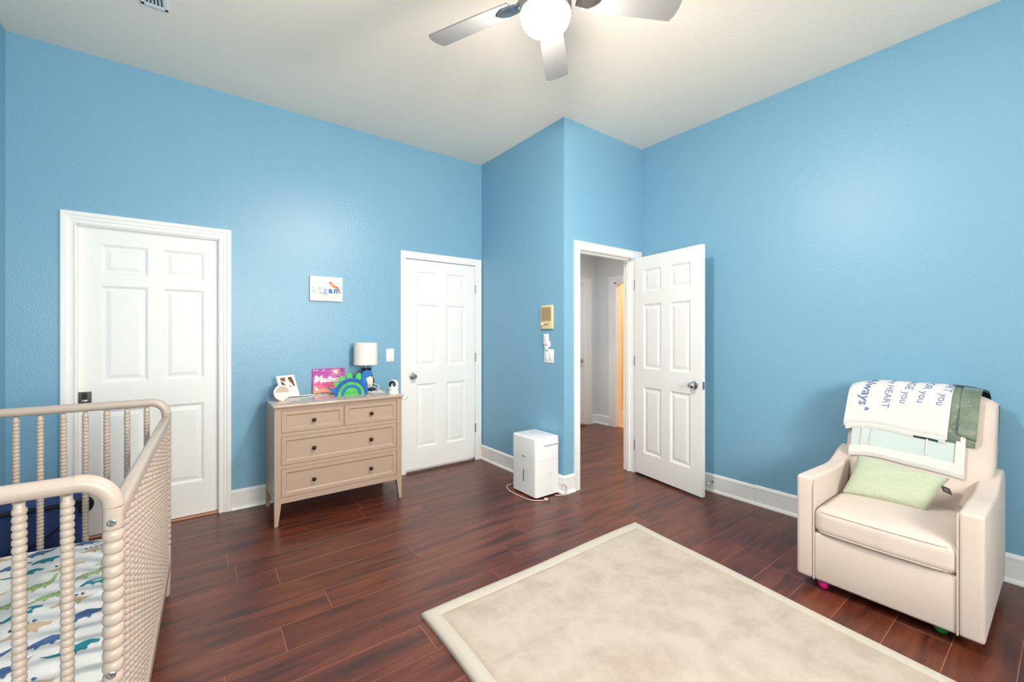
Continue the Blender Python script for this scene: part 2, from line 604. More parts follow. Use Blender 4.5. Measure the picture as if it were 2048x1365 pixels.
# window behind the camera, and the second one added for fill light
for wname, (x0, x1, z0, z1), lab in (('window_1', W1, 'white framed bedroom window opposite the dresser'), ('fill_window', W2, 'white framed window added for fill light at the end of the crib wall')):
    wn = empty(wname, lab, 'window', kind='structure')
    xm = (x0+x1)/2
    bm = bmesh.new()
    for a, b in (((x0, YN-WT, z0), (x0+.05, YN+.02, z1)), ((x1-.05, YN-WT, z0), (x1, YN+.02, z1)), ((x0, YN-WT, z0), (x1, YN+.02, z0+.05)), ((x0, YN-WT, z1-.05), (x1, YN+.02, z1)), ((xm-.02, YN-.08, z0), (xm+.02, YN-.04, z1))):
        box(bm, a, b)
    bo('window_frame', bm, M['white'], wn)
    bx('pane', (x0+.05, YN-.062, z0+.05), (xm-.02, YN-.058, z1-.05), M['glass'], wn)
    bx('pane', (xm+.02, YN-.062, z0+.05), (x1-.05, YN-.058, z1-.05), M['glass'], wn)

# ------------------------------------------------------------------ hall and yellow room
wall('wall_hall_far', [((XC+WT, HY, -.05), (3.70, HY+WT, HH)), ((4.443, HY, -.05), (HX+WT, HY+WT, HH)), ((3.70, HY, 2.02), (4.443, HY+WT, HH))], M['hall_wall'], 'pale grey hall wall with a closed white door')
wall('wall_hall_right', [((HX, 3.855, -.05), (HX+WT, HY, HH)), ((HX, YD+WT, -.05), (HX+WT, 3.05, HH)), ((HX, 3.05, 2.02), (HX+WT, 3.855, HH))], M['hall_wall'], 'pale grey hall wall with an opening to the yellow room')
wall('wall_hall_near', [((XC+WT-.01, YA, -.05), (XC+WT+.02, HY, HH))], M['hall_wall'], 'pale grey end wall of the hall')
wall('wall_hall_side', [((XC+WT, YD+WT, -.05), (XC+WT+.012, YA, HH)), ((XB+WT, YD+WT, -.05), (HX, YD+WT+.01, HH))], M['hall_wall'], 'hall side lining of the bedroom wall')
struct(bx('ceiling_hall', (XC+WT, YD+WT, HH), (HX+WT, HY+WT, HH+.05), M['ceiling']), 'white hall ceiling', 'ceiling')
wall('wall_yellow_room', [((HX+WT, 4.06, -.05), (6.6, 4.16, HH)), ((6.5, 2.5, -.05), (6.6, 4.06, HH)), ((HX+WT, 2.5, -.05), (6.5, 2.6, HH))], M['yellow_wall'], 'warm yellow wall seen through the hall opening')
struct(bx('ceiling_yellow_room', (HX+WT, 2.5, HH), (6.6, 4.16, HH+.05), M['ceiling']), 'white ceiling of the yellow room', 'ceiling')
struct(bx('floor_yellow_room', (HX+.06, 2.6, -.06), (6.5, 4.06, -.002), M['tile']), 'pale tile floor of the yellow room', 'floor')
struct(bx('baseboard_yellow_room', (HX+WT, 4.045, -.002), (6.5, 4.06, .15), M['white']), 'white baseboard in the yellow room', 'baseboard')

# ------------------------------------------------------------------ floor of planks
fl = struct(bx('floor', (XE-.1, YN-.1, -.09), (HX+.055, HY+.1, -.0009), M['gap']), 'dark reddish brown laminate plank floor', 'floor')
PW, PL, PY0 = 0.179, 1.206, 0.133
known = {(2.10,): .516, (1.92,): .298, (1.744,): 1.29, (1.565,): .793, (2.997,): .96, (.133,): 2.91}
plank_meshes = {}


def plank(x0, x1, y0, y1):
    L_, W_ = round(x1-x0, 3), round(y1-y0, 3)
    key = (L_, W_)
    if key not in plank_meshes:
        g, b = 0.0010, 0.0004
        V_ = []
        for ins, z in ((g, -.0009), (g, -b), (g+b, 0)):
            V_ += [(ins, ins, z), (L_-ins, ins, z), (L_-ins, W_-ins, z), (ins, W_-ins, z)]
        F_ = [(8, 9, 10, 11)]
        for i in range(2):
            for k in range(4):
                k2 = (k+1) % 4
                F_.append((i*4+k, i*4+k2, i*4+4+k2, i*4+4+k))
        me = bpy.data.meshes.new('plank')
        me.from_pydata(V_, [], F_)
        me.materials.append(M['wood'])
        plank_meshes[key] = me
    o = bpy.data.objects.new('plank', plank_meshes[key])
    C.objects.link(o)
    o.parent = fl
    o.location = (x0, y0, 0)


k = -10
while True:
    y0, y1 = PY0+k*PW, PY0+(k+1)*PW
    k += 1
    if y1 < YN: continue
    if y0 > HY: break
    ym = (y0+y1)/2
    off = rnd.uniform(0, PL)
    for (ky,), vx in known.items():
        if abs(y0-ky) < .05: off = vx
    if ym < YD: xr = (XE, XB)
    elif ym < YD+WT+.02: xr = (XE, XB)
    elif ym < YA: xr = (XE, HX+.05)
    else: xr = (-.72, HX+.05)
    x = off-math.ceil((off-xr[0])/PL)*PL
    while x < xr[1]:
        a, b = max(x, xr[0]), min(x+PL, xr[1])
        if b-a > .03:
            plank(a, b, max(y0, YN), min(y1, HY))
        x += PL


# ------------------------------------------------------------------ doors, casings, baseboards
def casing(name, x0, x1, z1, wl, wr, wt, prof, plane, label, sign=-1, axis='y', rightz=0.0):
    """mitred casing round an opening. prof: (fraction of width outward, depth proud of the wall)"""
    rings = []
    for fo, d in prof:
        pts = [(x0-wl*fo, 0.0), (x0-wl*fo, z1+wt*fo), (x1+wr*fo, z1+wt*fo), (x1+wr*fo, rightz)]
        ring = []
        for px, pz in pts:
            if axis == 'y': ring.append((px, plane+sign*d, pz))
            else: ring.append((plane+sign*d, px, pz))
        rings.append(ring)
    V_ = [p for r_ in rings for p in r_]
    F_ = []
    n = len(prof)
    for i in range(n-1):
        for q in range(3):
            F_.append((i*4+q, i*4+q+1, (i+1)*4+q+1, (i+1)*4+q))
    F_.append(tuple(i*4 for i in range(n)))
    F_.append(tuple(i*4+3 for i in range(n)))
    bm = bmesh.new()
    vs = [bm.verts.new(v) for v in V_]
    for f in F_: bm.faces.new([vs[i] for i in f])
    return struct(bo(name, bm, M['white']), label, 'trim')


PROF_A = [(0, 0), (0, .010), (.08, .013), (.2, .009), (.34, .009), (.4, .013), (.62, .016), (.68, .020), (.92, .021), (1, .018), (1, 0)]
PROF_B = [(0, 0), (0, .012), (.05, .014), (.7, .014), (.95, .017), (1, .015), (1, 0)]
casing('trim_1', d1[0], d1[1], d1[2], .069, .074, .074, PROF_A, YA, 'moulded white casing round the pocket door')
casing('trim_2', d2[0], d2[1], d2[2], .052, .073, .066, PROF_B, YA, 'flat white casing round the closet door')
casing('trim_3', d3[0], d3[1], d3[2], .062, .10, .067, PROF_B, YD, 'white casing round the open doorway')
casing('trim_4', 3.70, 4.443, 2.02, .08, .147, .08, PROF_B, HY, 'white casing round the hall door')
casing('trim_5', 3.05, 3.874, 2.02, .09, .094, .088, PROF_B, HX, 'white casing round the yellow room opening', sign=-1, axis='x')
# jambs lining the openings
bm = bmesh.new()
box(bm, (d1[0]-.004, YA, 0), (d1[0]+.004, YA+.10, d1[2])); box(bm, (d1[1]-.004, YA, 0), (d1[1]+.006, YA+.022, d1[2])); box(bm, (d1[0], YA, d1[2]-.006), (d1[1], YA+.03, d1[2]+.004))
struct(bo('trim_6', bm, M['white']), 'white jamb of the pocket door', 'trim')
bm = bmesh.new()
box(bm, (d3[0]-.02, YD-.002, 0), (d3[0]+.001, YD+WT+.002, d3[2])); box(bm, (d3[1]-.006, YD-.002, 0), (d3[1]+.02, YD+WT+.002, d3[2])); box(bm, (d3[0]-.02, YD-.002, d3[2]-.003), (d3[1]+.02, YD+WT+.002, d3[2]+.02))
# stops
box(bm, (d3[0]+.001, YD+.045, 0), (d3[0]+.012, YD+.08, d3[2]-.003)); box(bm, (d3[1]-.018, YD+.045, 0), (d3[1]-.005, YD+.08, d3[2]-.003)); box(bm, (d3[0], YD+.045, d3[2]-.015), (d3[1], YD+.08, d3[2]-.003))
struct(bo('trim_7', bm, M['white']), 'white jamb and stop of the open doorway', 'trim')
bm = bmesh.new()
box(bm, (HX-.002, 3.853, 0), (HX+WT+.002, 3.876, 2.02)); box(bm, (HX-.002, 3.05, 2.0), (HX+WT+.002, 3.874, 2.022)); box(bm, (4.441, HY, 0), (4.461, HY+.1, 2.02)); box(bm, (3.70, HY, 2.0), (4.443, HY+.1, 2.022))
struct(bo('trim_8', bm, M['white']), 'white jambs of the hall openings', 'trim')


def door(name, W_, Ht, T, cols, rows, m, label, both=False):
    """six-panel door; local x along width, y thickness (front face y=0, back y=T), z up"""
    root = empty(name, label, 'door', kind='structure')
    xs = sorted({0, W_, *[c for p in cols for c in p]})
    zs = sorted({0, Ht, *[c for p in rows for c in p]})
    bm = bmesh.new()

    def quad(a, b, c, d_):
        bm.faces.new([bm.verts.new(q) for q in (a, b, c, d_)])
    faces = ((0.0, 1), (T, -1)) if both else ((0.0, 1),)
    dep, ins = .010, .016
    for yf, s in faces:
        for i in range(len(xs)-1):
            for j in range(len(zs)-1):
                a, b, c, d_ = xs[i], xs[i+1], zs[j], zs[j+1]
                if (a, b) in cols and (c, d_) in rows:
                    o_ = [(a, yf, c), (b, yf, c), (b, yf, d_), (a, yf, d_)]
                    n_ = [(a+ins, yf+s*dep, c+ins), (b-ins, yf+s*dep, c+ins), (b-ins, yf+s*dep, d_-ins), (a+ins, yf+s*dep, d_-ins)]
                    for q in range(4):
                        q2 = (q+1) % 4
                        quad(o_[q], o_[q2], n_[q2], n_[q])
                    quad(*n_)
                else:
                    quad((a, yf, c), (b, yf, c), (b, yf, d_), (a, yf, d_))
    quad((0, 0, 0), (0, T, 0), (0, T, Ht), (0, 0, Ht)); quad((W_, 0, 0), (W_, T, 0), (W_, T, Ht), (W_, 0, Ht))
    quad((0, 0, 0), (W_, 0, 0), (W_, T, 0), (0, T, 0)); quad((0, 0, Ht), (W_, 0, Ht), (W_, T, Ht), (0, T, Ht))
    if not both: quad((0, T, 0), (W_, T, 0), (W_, T, Ht), (0, T, Ht))
    bmesh.ops.remove_doubles(bm, verts=bm.verts, dist=1e-5)
    bo('door_leaf', bm, m, root)
    for yf, s in faces:
        for ca, cb in cols:
            for ra, rb in rows:
                V_ = []
                for inset, dd in ((ins+.004, dep+.0005), (ins+.012, dep-.001), (ins+.032, dep-.006)):
                    x0, x1, z0, z1 = ca+inset, cb-inset, ra+inset, rb-inset
                    V_ += [(x0, yf+s*dd, z0), (x1, yf+s*dd, z0), (x1, yf+s*dd, z1), (x0, yf+s*dd, z1)]
                F_ = [(8, 9, 10, 11)]
                for q in range(2):
                    for t in range(4):
                        t2 = (t+1) % 4
                        F_.append((q*4+t, q*4+t2, q*4+4+t2, q*4+4+t))
                if s < 0: F_ = [f[::-1] for f in F_]
                mk('panel', V_, F_, m, root)
    return root


def knob(parent, loc, zdir, m=None):
    m = m or M['chrome']
    prof = [(.001, 0), (.031, 0), (.031, .004), (.026, .008), (.012, .011), (.011, .026), (.018, .032), (.026, .042), (.0265, .052), (.020, .061), (.008, .064), (.001, .064)]
    return orient(lathe('door_knob', prof, m, parent, 20, angle=35), loc, zdir)


# pocket door (leaf runs on behind the left jamb)
D1 = door('door_1', .89, 1.965, .034, [(.27, .501), (.579, .806)], [(.231, .793), (.968, 1.595), (1.668, 1.862)], M['white_door'], 'white six panel pocket door with a square pewter latch')
D1.location = (-.761, YA+.032, .012)
pl = bx('latch_plate', (.166, -.004, .842), (.228, .001, .916), M['pewter'], D1, .001)
bx('latch_recess', (.184, -.005, .868), (.208, -.0035, .910), M['black'], D1)
bx('latch_pull', (.182, -.012, .851), (.211, -.003, .867), M['nickel'], D1, .002)
# closet door
D2 = door('door_2', .745, 1.965, .035, [(.107, .322), (.419, .634)], [(.196, .797), (.963, 1.549), (1.66, 1.862)], M['white_door'], 'white six panel closet door with chrome knob and three hinges')
D2.location = (1.554, YA-.004, .028)
knob(D2, (.063, 0, .874), (0, -1, 0))
for hz in (1.727, 1.03, .304):
    hg = tube('hinge', [(.752, -.006, hz-.045), (.752, -.006, hz+.045)], .0065, M['nickel'], D2)
struct(bx('trim_9', (d2[0]-.02, YA+.03, 0), (d2[1]+.02, YA+.045, d2[2]+.02), M['white']), 'white stop behind the closet door', 'trim')
struct(bx('wall_closet', (d2[0]-.1, YA+WT+.3, -.05), (d2[1]+.1, YA+WT+.32, 2.2), M['dark']), 'dark back of the closet', 'wall')
struct(bx('wall_pocket', (-.9, YA+WT+.02, -.05), (d1[1]+.1, YA+WT+.04, 2.2), M['dark']), 'dark lining behind the pocket door', 'wall')
# open bedroom door
D3 = door('door_3', .722, 1.980, .035, [(.105, .312), (.408, .615)], [(.196, .797), (.963, 1.549), (1.66, 1.862)], M['white_door'], 'white six panel bedroom door standing open against the blue wall', both=True)
hx, hy, fx, fy = 3.272, 2.462, 3.157, 1.745
D3.location = (hx, hy, .018)
D3.rotation_euler = (0, 0, math.atan2(fy-hy, fx-hx))
# local +x towards the free edge; front face (y=0) must look at the camera side (-x world)
ang = math.atan2(fy-hy, fx-hx)
# local y = rot(ang+90) -> points +x world (away from the camera): thickness goes behind the visible face
knob(D3, (.722-.065, 0, .872), (0, -1, 0))
knob(D3, (.722-.065, .035, .872), (0, 1, 0))
bx('latch_plate', (.7215, .006, .842), (.7235, .029, .902), M['nickel'], D3)
for hz in (1.74, 1.03, .25):
    tube('hinge', [(-.006, .004, hz-.045), (-.006, .004, hz+.045)], .006, M['nickel'], D3)
# hall door
D4 = door('door_4', .735, 1.985, .035, [(.107, .322), (.412, .627)], [(.196, .797), (.963, 1.549), (1.66, 1.862)], M['white_door'], 'white hall door with chrome knob seen through the doorway')
D4.location = (3.704, HY+.02, .02)
knob(D4, (.672, 0, .90), (0, -1, 0))


def baseboard(name, p0, p1, nrm, label, h=.146, e0=0.0, e1=0.0, sub=None):
    """p0,p1 2-D points on the wall plane; nrm unit 2-D pointing into the room; e0/e1 lengthen outer profile (mitre) at the ends"""
    prof = [(0, 0), (.026, 0), (.0265, .006), (.022, .018), (.0135, .022), (.0135, h-.03), (.015, h-.026), (.015, h-.016), (.009, h-.004), (.005, h), (0, h)]
    d_ = Vector((p1[0]-p0[0], p1[1]-p0[1])).normalized()
    V_ = []
    for p, e in ((p0, -e0), (p1, e1)):
        for o_, z in prof:
            V_.append((p[0]+nrm[0]*o_+d_.x*e*o_, p[1]+nrm[1]*o_+d_.y*e*o_, z))
    n = len(prof)
    F_ = [tuple(range(n)), tuple(range(2*n-1, n-1, -1))]
    for i in range(n):
        j = (i+1) % n
        F_.append((i, j, n+j, n+i))
    bm = bmesh.new()
    vs = [bm.verts.new(v) for v in V_]
    for f in F_: bm.faces.new([vs[i] for i in f])
    o = bo(name, bm, M['white'])
    return struct(o, label, 'baseboard')


baseboard('baseboard_left', (.206, YA), (1.498, YA), (0, -1), 'white baseboard behind the dresser')
baseboard('baseboard_corner', (XE, YA), (-.668, YA), (0, -1), 'white baseboard in the corner behind the crib')
baseboard('baseboard_rear', (XE, YA), (XE, YN), (1, 0), 'white baseboard behind the crib')
baseboard('baseboard_centre', (XC, YA), (XC, YD), (-1, 0), 'white baseboard behind the dehumidifier', e1=1.0)
baseboard('baseboard_entrance', (XC, YD), (2.494, YD), (0, -1), 'short white baseboard beside the doorway', e0=1.0)
baseboard('baseboard_right', (XB, YD), (XB, 1.462), (-1, 0), 'white baseboard behind the open door')
baseboard('baseboard_right_near', (XB, 1.460), (XB, YN), (-1, 0), 'white baseboard behind the armchair', h=.149)
baseboard('baseboard_front', (XE, YN), (XB, YN), (0, 1), 'white baseboard under the window')
baseboard('baseboard_hall', (4.59, HY), (HX, HY), (0, -1), 'white baseboard on the far hall wall', h=.13)
baseboard('baseboard_hall_right', (HX, HY), (HX, 3.968), (-1, 0), 'white baseboard beside the yellow room opening', h=.13)
# thresholds
struct(bx('trim_10', (d1[0], YA-.004, 0), (d1[1], YA+.10, .008), mat('threshold', (176, 126, 100), .5), None, .003), 'pale wooden threshold under the pocket door', 'trim')
struct(bx('trim_11', (3.70, HY-.05, 0), (4.443, HY+.03, .012), mat('threshold wood', (120, 76, 56), .4), None, .004), 'wooden threshold under the hall door', 'trim')
# door stop on the baseboard
st = empty('door_stop', 'small chrome door stop screwed to the baseboard beside the open door', 'door stop', (XB-.0135, 1.786, .084))
orient(lathe('base', [(.001, 0), (.011, 0), (.011, .003), (.006, .006), (.001, .006)], M['chrome'], st, 14), (0, 0, 0), (-1, .1, -.05))
orient(lathe('rod', [(.001, .004)]+[(.0042 if i % 2 else .0052, .004+i*.003) for i in range(18)]+[(.001, .058)], M['chrome'], st, 10), (0, 0, 0), (-1, .1, -.05))
orient(lathe('rubber_tip', [(.001, .055), (.009, .055), (.010, .066), (.007, .07), (.001, .07)], M['plastic'], st, 12), (0, 0, 0), (-1, .1, -.05))

# hall ceiling light
hl = empty('hall_ceiling_lamp', 'small crystal flush light on the hall ceiling above the doorway', 'ceiling light', (3.98, 3.62, HH))
lathe('canopy', [(.001, 0), (.10, 0), (.10, -.02), (.085, -.03), (.001, -.03)], M['nickel'], hl, 24)
lathe('glass_bowl', [(.001, -.03), (.08, -.03), (.105, -.06), (.10, -.11), (.06, -.16), (.02, -.185), (.001, -.19)], mat('frosted crystal', (190, 188, 184), .25, spec=.8), hl, 16, angle=20)
lathe('finial', [(.001, -.185), (.012, -.187), (.010, -.20), (.001, -.21)], M['chrome'], hl, 12)

# ------------------------------------------------------------------ ceiling fan
FX, FY, FZ = 1.216, 1.383, 2.771
fan = empty('ceiling_fan', 'five blade grey ceiling fan with a lit white globe', 'ceiling fan', (FX, FY, 0))
lathe('canopy', [(.001, H), (.07, H), (.072, H-.02), (.05, H-.05), (.025, H-.06), (.001, H-.06)], M['nickel'], fan)
lathe('downrod', [(.001, H-.05), (.013, H-.05), (.013, 2.9), (.001, 2.9)], M['nickel'], fan, 12)
lathe('motor_housing', [(.001, 2.92), (.05, 2.915), (.085, 2.89), (.092, 2.85), (.09, 2.80), (.07, 2.785), (.001, 2.785)], M['nickel'], fan, 32)
lathe('light_fitter', [(.001, 2.80), (.05, 2.80), (.06, 2.775), (.104, 2.748), (.1125, 2.735), (.1135, 2.680), (.1105, 2.678), (.1095, 2.735), (.001, 2.742)], M['nickel'], fan, 40)  # rim shaped to hold the globe's light off the ceiling
prof = [(.001, 2.732)]
for i in range(1, 16):
    t = i/16*PI
    prof.append((max(.001, .107*math.sin(t)**.8), 2.670+.062*math.cos(t)) if t < PI/2 else (max(.001, .107*math.sin(t)**.85), 2.670+.064*math.cos(t)))
prof.append((.001, 2.606))
lathe('globe', prof, M['globe'], fan, 32, angle=180)
BW = .066
poly = [(.165, -.052), (.30, -.060), (.592, -BW), (.600, -.063), (.611, -.036), (.615, 0), (.611, .036), (.600, .063), (.592, BW), (.30, .060), (.165, .052)]
V_, F_ = prism(poly, lambda u, v, t: (u, v, t), -.003, .003)
me_b = bpy.data.meshes.new('blade'); me_b.from_pydata(V_, [], F_); me_b.materials.append(M['blade'])
arm_pts = [(.075, 0, .03), (.11, 0, .02), (.15, 0, -.004)]
A1 = merge([tube_data(arm_pts, .009, 8), prism([(.14, -.030), (.20, -.040), (.235, -.018), (.245, 0), (.235, .018), (.20, .040), (.14, .030)], lambda u, v, t: (u, v, t), -.010, -.003),
            prism([(.17, -.012), (.225, -.012), (.225, .012), (.17, .012)], lambda u, v, t: (u, v, t), -.018, -.010)])
me_a = bpy.data.meshes.new('blade_iron'); me_a.from_pydata(A1[0], [], A1[1]); me_a.materials.append(M['nickel'])
for i in range(5):
    a = .738+i*2*PI/5
    rot = (Matrix.Rotation(a, 4, 'Z') @ Matrix.Rotation(-.208, 4, 'X')).to_euler()
    for nm, me in (('blade', me_b), ('blade_iron', me_a)):
        o = bpy.data.objects.new(nm, me)
        C.objects.link(o); o.parent = fan
        o.location = (0, 0, FZ); o.rotation_euler = rot

# ceiling vent
vt = empty('ceiling_vent', 'white slatted air vent in the ceiling near the left wall', 'vent', (-.178, 2.84, H))
bm = bmesh.new()
hw, hl_ = .057, .13
for a, b in (((-hw, -hl_, -.008), (-hw+.016, hl_, 0)), ((hw-.016, -hl_, -.008), (hw, hl_, 0)), ((-hw, -hl_, -.008), (hw, -hl_+.02, 0)), ((-hw, hl_-.02, -.008), (hw, hl_, 0))):
    box(bm, a, b, .002)
bo('frame', bm, M['plastic'], vt)
bx('duct_shade', (-hw+.01, -hl_+.01, -.002), (hw-.01, hl_-.01, -.0005), M['dark'], vt)  # dark sheet paints the shade behind the slats
for i in range(6):
    s = bx('slat', (-.0055, -hl_+.018, -.001), (.0055, hl_-.018, .001), M['plastic'], vt)
    s.location = (-.038+i*.0152, 0, -.006)
    s.rotation_euler = (0, R(35), 0)

# ------------------------------------------------------------------ dresser
dr = empty('dresser', 'taupe four drawer dresser with bronze knobs against the blue wall', 'dresser')
DX0, DX1, DY0, DY1, DZ = .418, 1.306, 3.208, 3.655, .797
bx('top', (.409, 3.190, .797), (1.317, 3.662, .815), M['dresser_top'], dr, .004)


def leg(x, y, sx, sy):
    """sx, sy = +1/-1: side on which the leg tapers (inner side)"""
    s = .040
    V_ = []
    for z, t in ((.0, .030-.008), (.02, .024), (.13, .0385), (.145, .040), (.797, .040)):
        x0, x1 = (x, x+t) if sx > 0 else (x+s-t, x+s)
        y0, y1 = (y, y+t) if sy > 0 else (y+s-t, y+s)
        V_ += [(x0, y0, z), (x1, y0, z), (x1, y1, z), (x0, y1, z)]
    F_ = [(3, 2, 1, 0), (16, 17, 18, 19)]
    for i in range(4):
        for q in range(4):
            q2 = (q+1) % 4
            F_.append((i*4+q, i*4+q2, i*4+4+q2, i*4+4+q))
    mk('leg', V_, F_, M['dresser'], dr)


leg(DX0, DY0, 1, 1); leg(DX1-.04, DY0, -1, 1); leg(DX0, DY1-.04, 1, -1); leg(DX1-.04, DY1-.04, -1, -1)
for x0, x1 in ((DX0+.004, DX0+.016), (DX1-.016, DX1-.004)):
    bm = bmesh.new()
    box(bm, (x0, DY0+.04, .15), (x1, DY1-.04, .797))
    xa = x0-.002 if x0 < .8 else x1-.006
    for a, b in (((xa, DY0+.04, .15), (xa+.008, DY1-.04, .19)), ((xa, DY0+.04, .75), (xa+.008, DY1-.04, .797))):
        box(bm, a, b)
    bo('side_panel', bm, M['dresser'], dr)
bx('back_panel', (DX0+.04, DY1-.012, .15), (DX1-.04, DY1-.004, .797), M['dresser'], dr)
bx('carcass', (DX0+.041, DY0+.02, .155), (DX1-.041, DY1-.02, .79), M['dark'], dr)
for nm, z0, z1, y in (('apron', .147, .186, .003), ('rail', .379, .404, .003), ('rail', .597, .622, .003), ('rail', .772, .797, .003)):
    bx(nm, (DX0+.039, DY0+y, z0), (DX1-.039, DY0+.022, z1), M['dresser'], dr)
bx('divider', (.864, DY0+.003, .62), (.870, DY0+.022, .774), M['dresser'], dr)


def drawer(x0, x1, z0, z1, knobs):
    """framed drawer front with a sloped inner moulding"""
    g = .002
    x0, x1, z0, z1 = x0+g, x1-g, z0+g, z1-g
    y = DY0+.0015
    V_ = []
    for ins, yy in ((0, y+.02), (0, y+.001), (.001, y), (.026, y), (.034, y+.007), (.036, y+.007)):
        V_ += [(x0+ins, yy, z0+ins), (x1-ins, yy, z0+ins), (x1-ins, yy, z1-ins), (x0+ins, yy, z1-ins)]
    F_ = []
    for i in range(5):
        for q in range(4):
            q2 = (q+1) % 4
            F_.append((i*4+q, i*4+q2, i*4+4+q2, i*4+4+q))
    F_.append((20, 21, 22, 23))
    d_ = mk('drawer', V_, F_, M['dresser'], dr)
    for kx, kz in knobs:
        kb = lathe('knob', [(.001, 0), (.008, 0), (.006, .006), (.006, .012), (.0135, .019), (.0145, .024), (.011, .030), (.004, .033), (.001, .033)], M['bronze'], d_, 16)
        orient(kb, (kx, y+.007, kz), (0, -1, 0))


drawer(.458, .864, .622, .772, [(.662, .694)])
drawer(.870, 1.266, .622, .772, [(1.064, .693)])
drawer(.458, 1.266, .404, .597, [(.662, .498), (1.062, .497)])
drawer(.458, 1.266, .186, .379, [(.662, .278), (1.061, .277)])
TZ = .815

# ---- round sound machine
hb = empty('sound_machine', 'round off-white sound machine with beige half grille on the dresser end', 'sound machine', (.490, 3.418, TZ), R(18))
tilt = R(-12)
bdy = lathe('body', [(.001, .0), (.048, .0), (.0545, .004), (.0565, .011), (.0545, .018), (.046, .022), (.001, .022)], M['hub'], hb, 40, angle=30)
face = Vector((0, -math.cos(R(8)), math.sin(R(8))))
orient(bdy, (0, .01, .0565), face)
hrot = bdy.rotation_euler.copy()
half = [(.046*math.cos(t), .046*math.sin(t)) for t in [PI*i/20 for i in range(21)]]
gr = prism_obj('grille', half, lambda u, v, t: (u, -t, v+.001), -.001, .0015, M['hub_grille'], hb)
gr.location = Vector((0, .01, .0565))+face*.022
gr.rotation_euler = (R(-8), 0, 0)
fw = text_on('button', '-   o   -', .012, lambda u, v: (u, -.0006, v-.012), M['grey_print'], hb)
fw.location = gr.location; fw.rotation_euler = gr.rotation_euler
fw = text_on('button', 'o  ----  o', .010, lambda u, v: (u, -.0006, v-.025), M['grey_print'], hb)
fw.location = gr.location; fw.rotation_euler = gr.rotation_euler
lathe('foot', [(.001, 0), (.02, 0), (.022, .004), (.001, .006)], M['hub'], hb, 16)

# ---- photo frame, leaning back against the wall
pf = empty('photo_frame', 'white photo frame of a couple leaning back behind the round sound machine', 'photo frame', (.582, 3.588, TZ+.002), 0)
pf.rotation_euler = (R(-22), R(0), R(32))
fwid, fh = .155, .172
bm = bmesh.new()
wx0, wx1, wz0, wz1 = -.053, .060, .078, .156
for a, b in (((-.0775, 0, 0), (wx0, .012, fh)), ((wx1, 0, 0), (.0775, .012, fh)), ((wx0, 0, 0), (wx1, .012, wz0)), ((wx0, 0, wz1), (wx1, .012, fh))):
    box(bm, a, b)
bo('frame', bm, M['frame_white'], pf)
bx('photograph', (wx0, .005, wz0), (wx1, .008, wz1), M['photo_bg'], pf)


def flat(name, pts, m, parent, f, t=.0006):
    return prism_obj(name, pts, lambda u, v, tt: f(u, v, tt), 0, t, m, parent)


ff = lambda u, v, t: (u, .0049-t, v)
flat('printed_suit', [(-.053, .078), (-.016, .078), (-.020, .098), (-.030, .114), (-.046, .128), (-.053, .130)], M['suit'], pf, ff)
flat('printed_man', [(-.053, .138), (-.042, .132), (-.024, .128), (-.018, .122), (-.012, .128), (-.008, .142), (-.004, .156), (-.050, .156)], M['skin'], pf, ff)
flat('printed_woman', [(.018, .150), (.022, .132), (.028, .116), (.038, .108), (.044, .112), (.046, .150), (.034, .156)], M['skin'], pf, ff)
flat('printed_hair', [(.020, .146), (.026, .156), (.050, .156), (.058, .130), (.060, .082), (.050, .079), (.042, .110), (.042, .134), (.032, .142)], M['hair'], pf, lambda u, v, t: (u, .0046-t, v))
flat('printed_sleeve', [(.014, .079), (.030, .079), (.024, .086), (.014, .088)], M['hair'], pf, ff)
tube('script_line', spline([(-.005, -.0008, .040), (.002, -.0008, .052), (.006, -.0008, .038), (.012, -.0008, .047), (.017, -.0008, .037), (.024, -.0008, .056), (.027, -.0008, .036), (.035, -.0008, .044), (.040, -.0008, .028), (.046, -.0008, .040)], 5), .0005, M['grey_print'], pf, 4)
bx('easel_back', (-.03, .012, .0), (.03, .016, .12), M['frame_white'], pf)

# ---- pink canvas reading Madison
cv = empty('name_canvas', 'pink sunset canvas lettered Madison leaning on the wall behind the dinosaur plaque', 'canvas', (.880, 3.680, TZ+.001), 0)
cv.rotation_euler = (R(-9.5), 0, 0)
bx('canvas', (-.127, 0, 0), (.127, .014, .198), M['fairy'], cv)
cf = lambda u, v, t: (u, -.0003-t, v)
rays = []
for i in range(26):
    a = 2*PI*i/26+rnd.uniform(-.08, .08)
    L_ = rnd.choice((.035, .05, .065, .085))*(1.0 if i % 2 else .8)
    cx_, cz_ = .052, .170
    ex, ez = cx_+L_*math.cos(a), cz_+L_*math.sin(a)
    if abs(ex) > .125 or ez > .196:
        sc_ = min((.124-cx_)/max(1e-6, ex-cx_) if ex > .125 else 9, (.196-cz_)/max(1e-6, ez-cz_) if ez > .196 else 9, 1)
        ex, ez = cx_+(ex-cx_)*sc_, cz_+(ez-cz_)*sc_
    px_, pz_ = -math.sin(a)*.0016, math.cos(a)*.0016
    rays.append(([(cx_+px_, -.0009, cz_+pz_), (cx_-px_, -.0009, cz_-pz_), (ex, -.0009, ez)], [(0, 1, 2)]))
rays.append(([(.052+.010*math.cos(t)*(1 if k % 2 else .6), -.001, .170+.010*math.sin(t)*(1 if k % 2 else .6)) for k, t in enumerate([2*PI*i/16 for i in range(16)])], [tuple(range(16))]))
mk('starburst_print', *merge(rays), M['star_cream'], cv)
text_on('lettering', 'Madison', .062, lambda u, v: (u+.004, -.0014, v+.106+(.006 if u < -.08 else 0)), M['canvas_text'], cv, offset=.0022, spacing=.98)
text_on('lettering', 'M', .085, lambda u, v: (u-.088, -.0015, v+.108), M['canvas_text'], cv, offset=.0015, shear=.15)
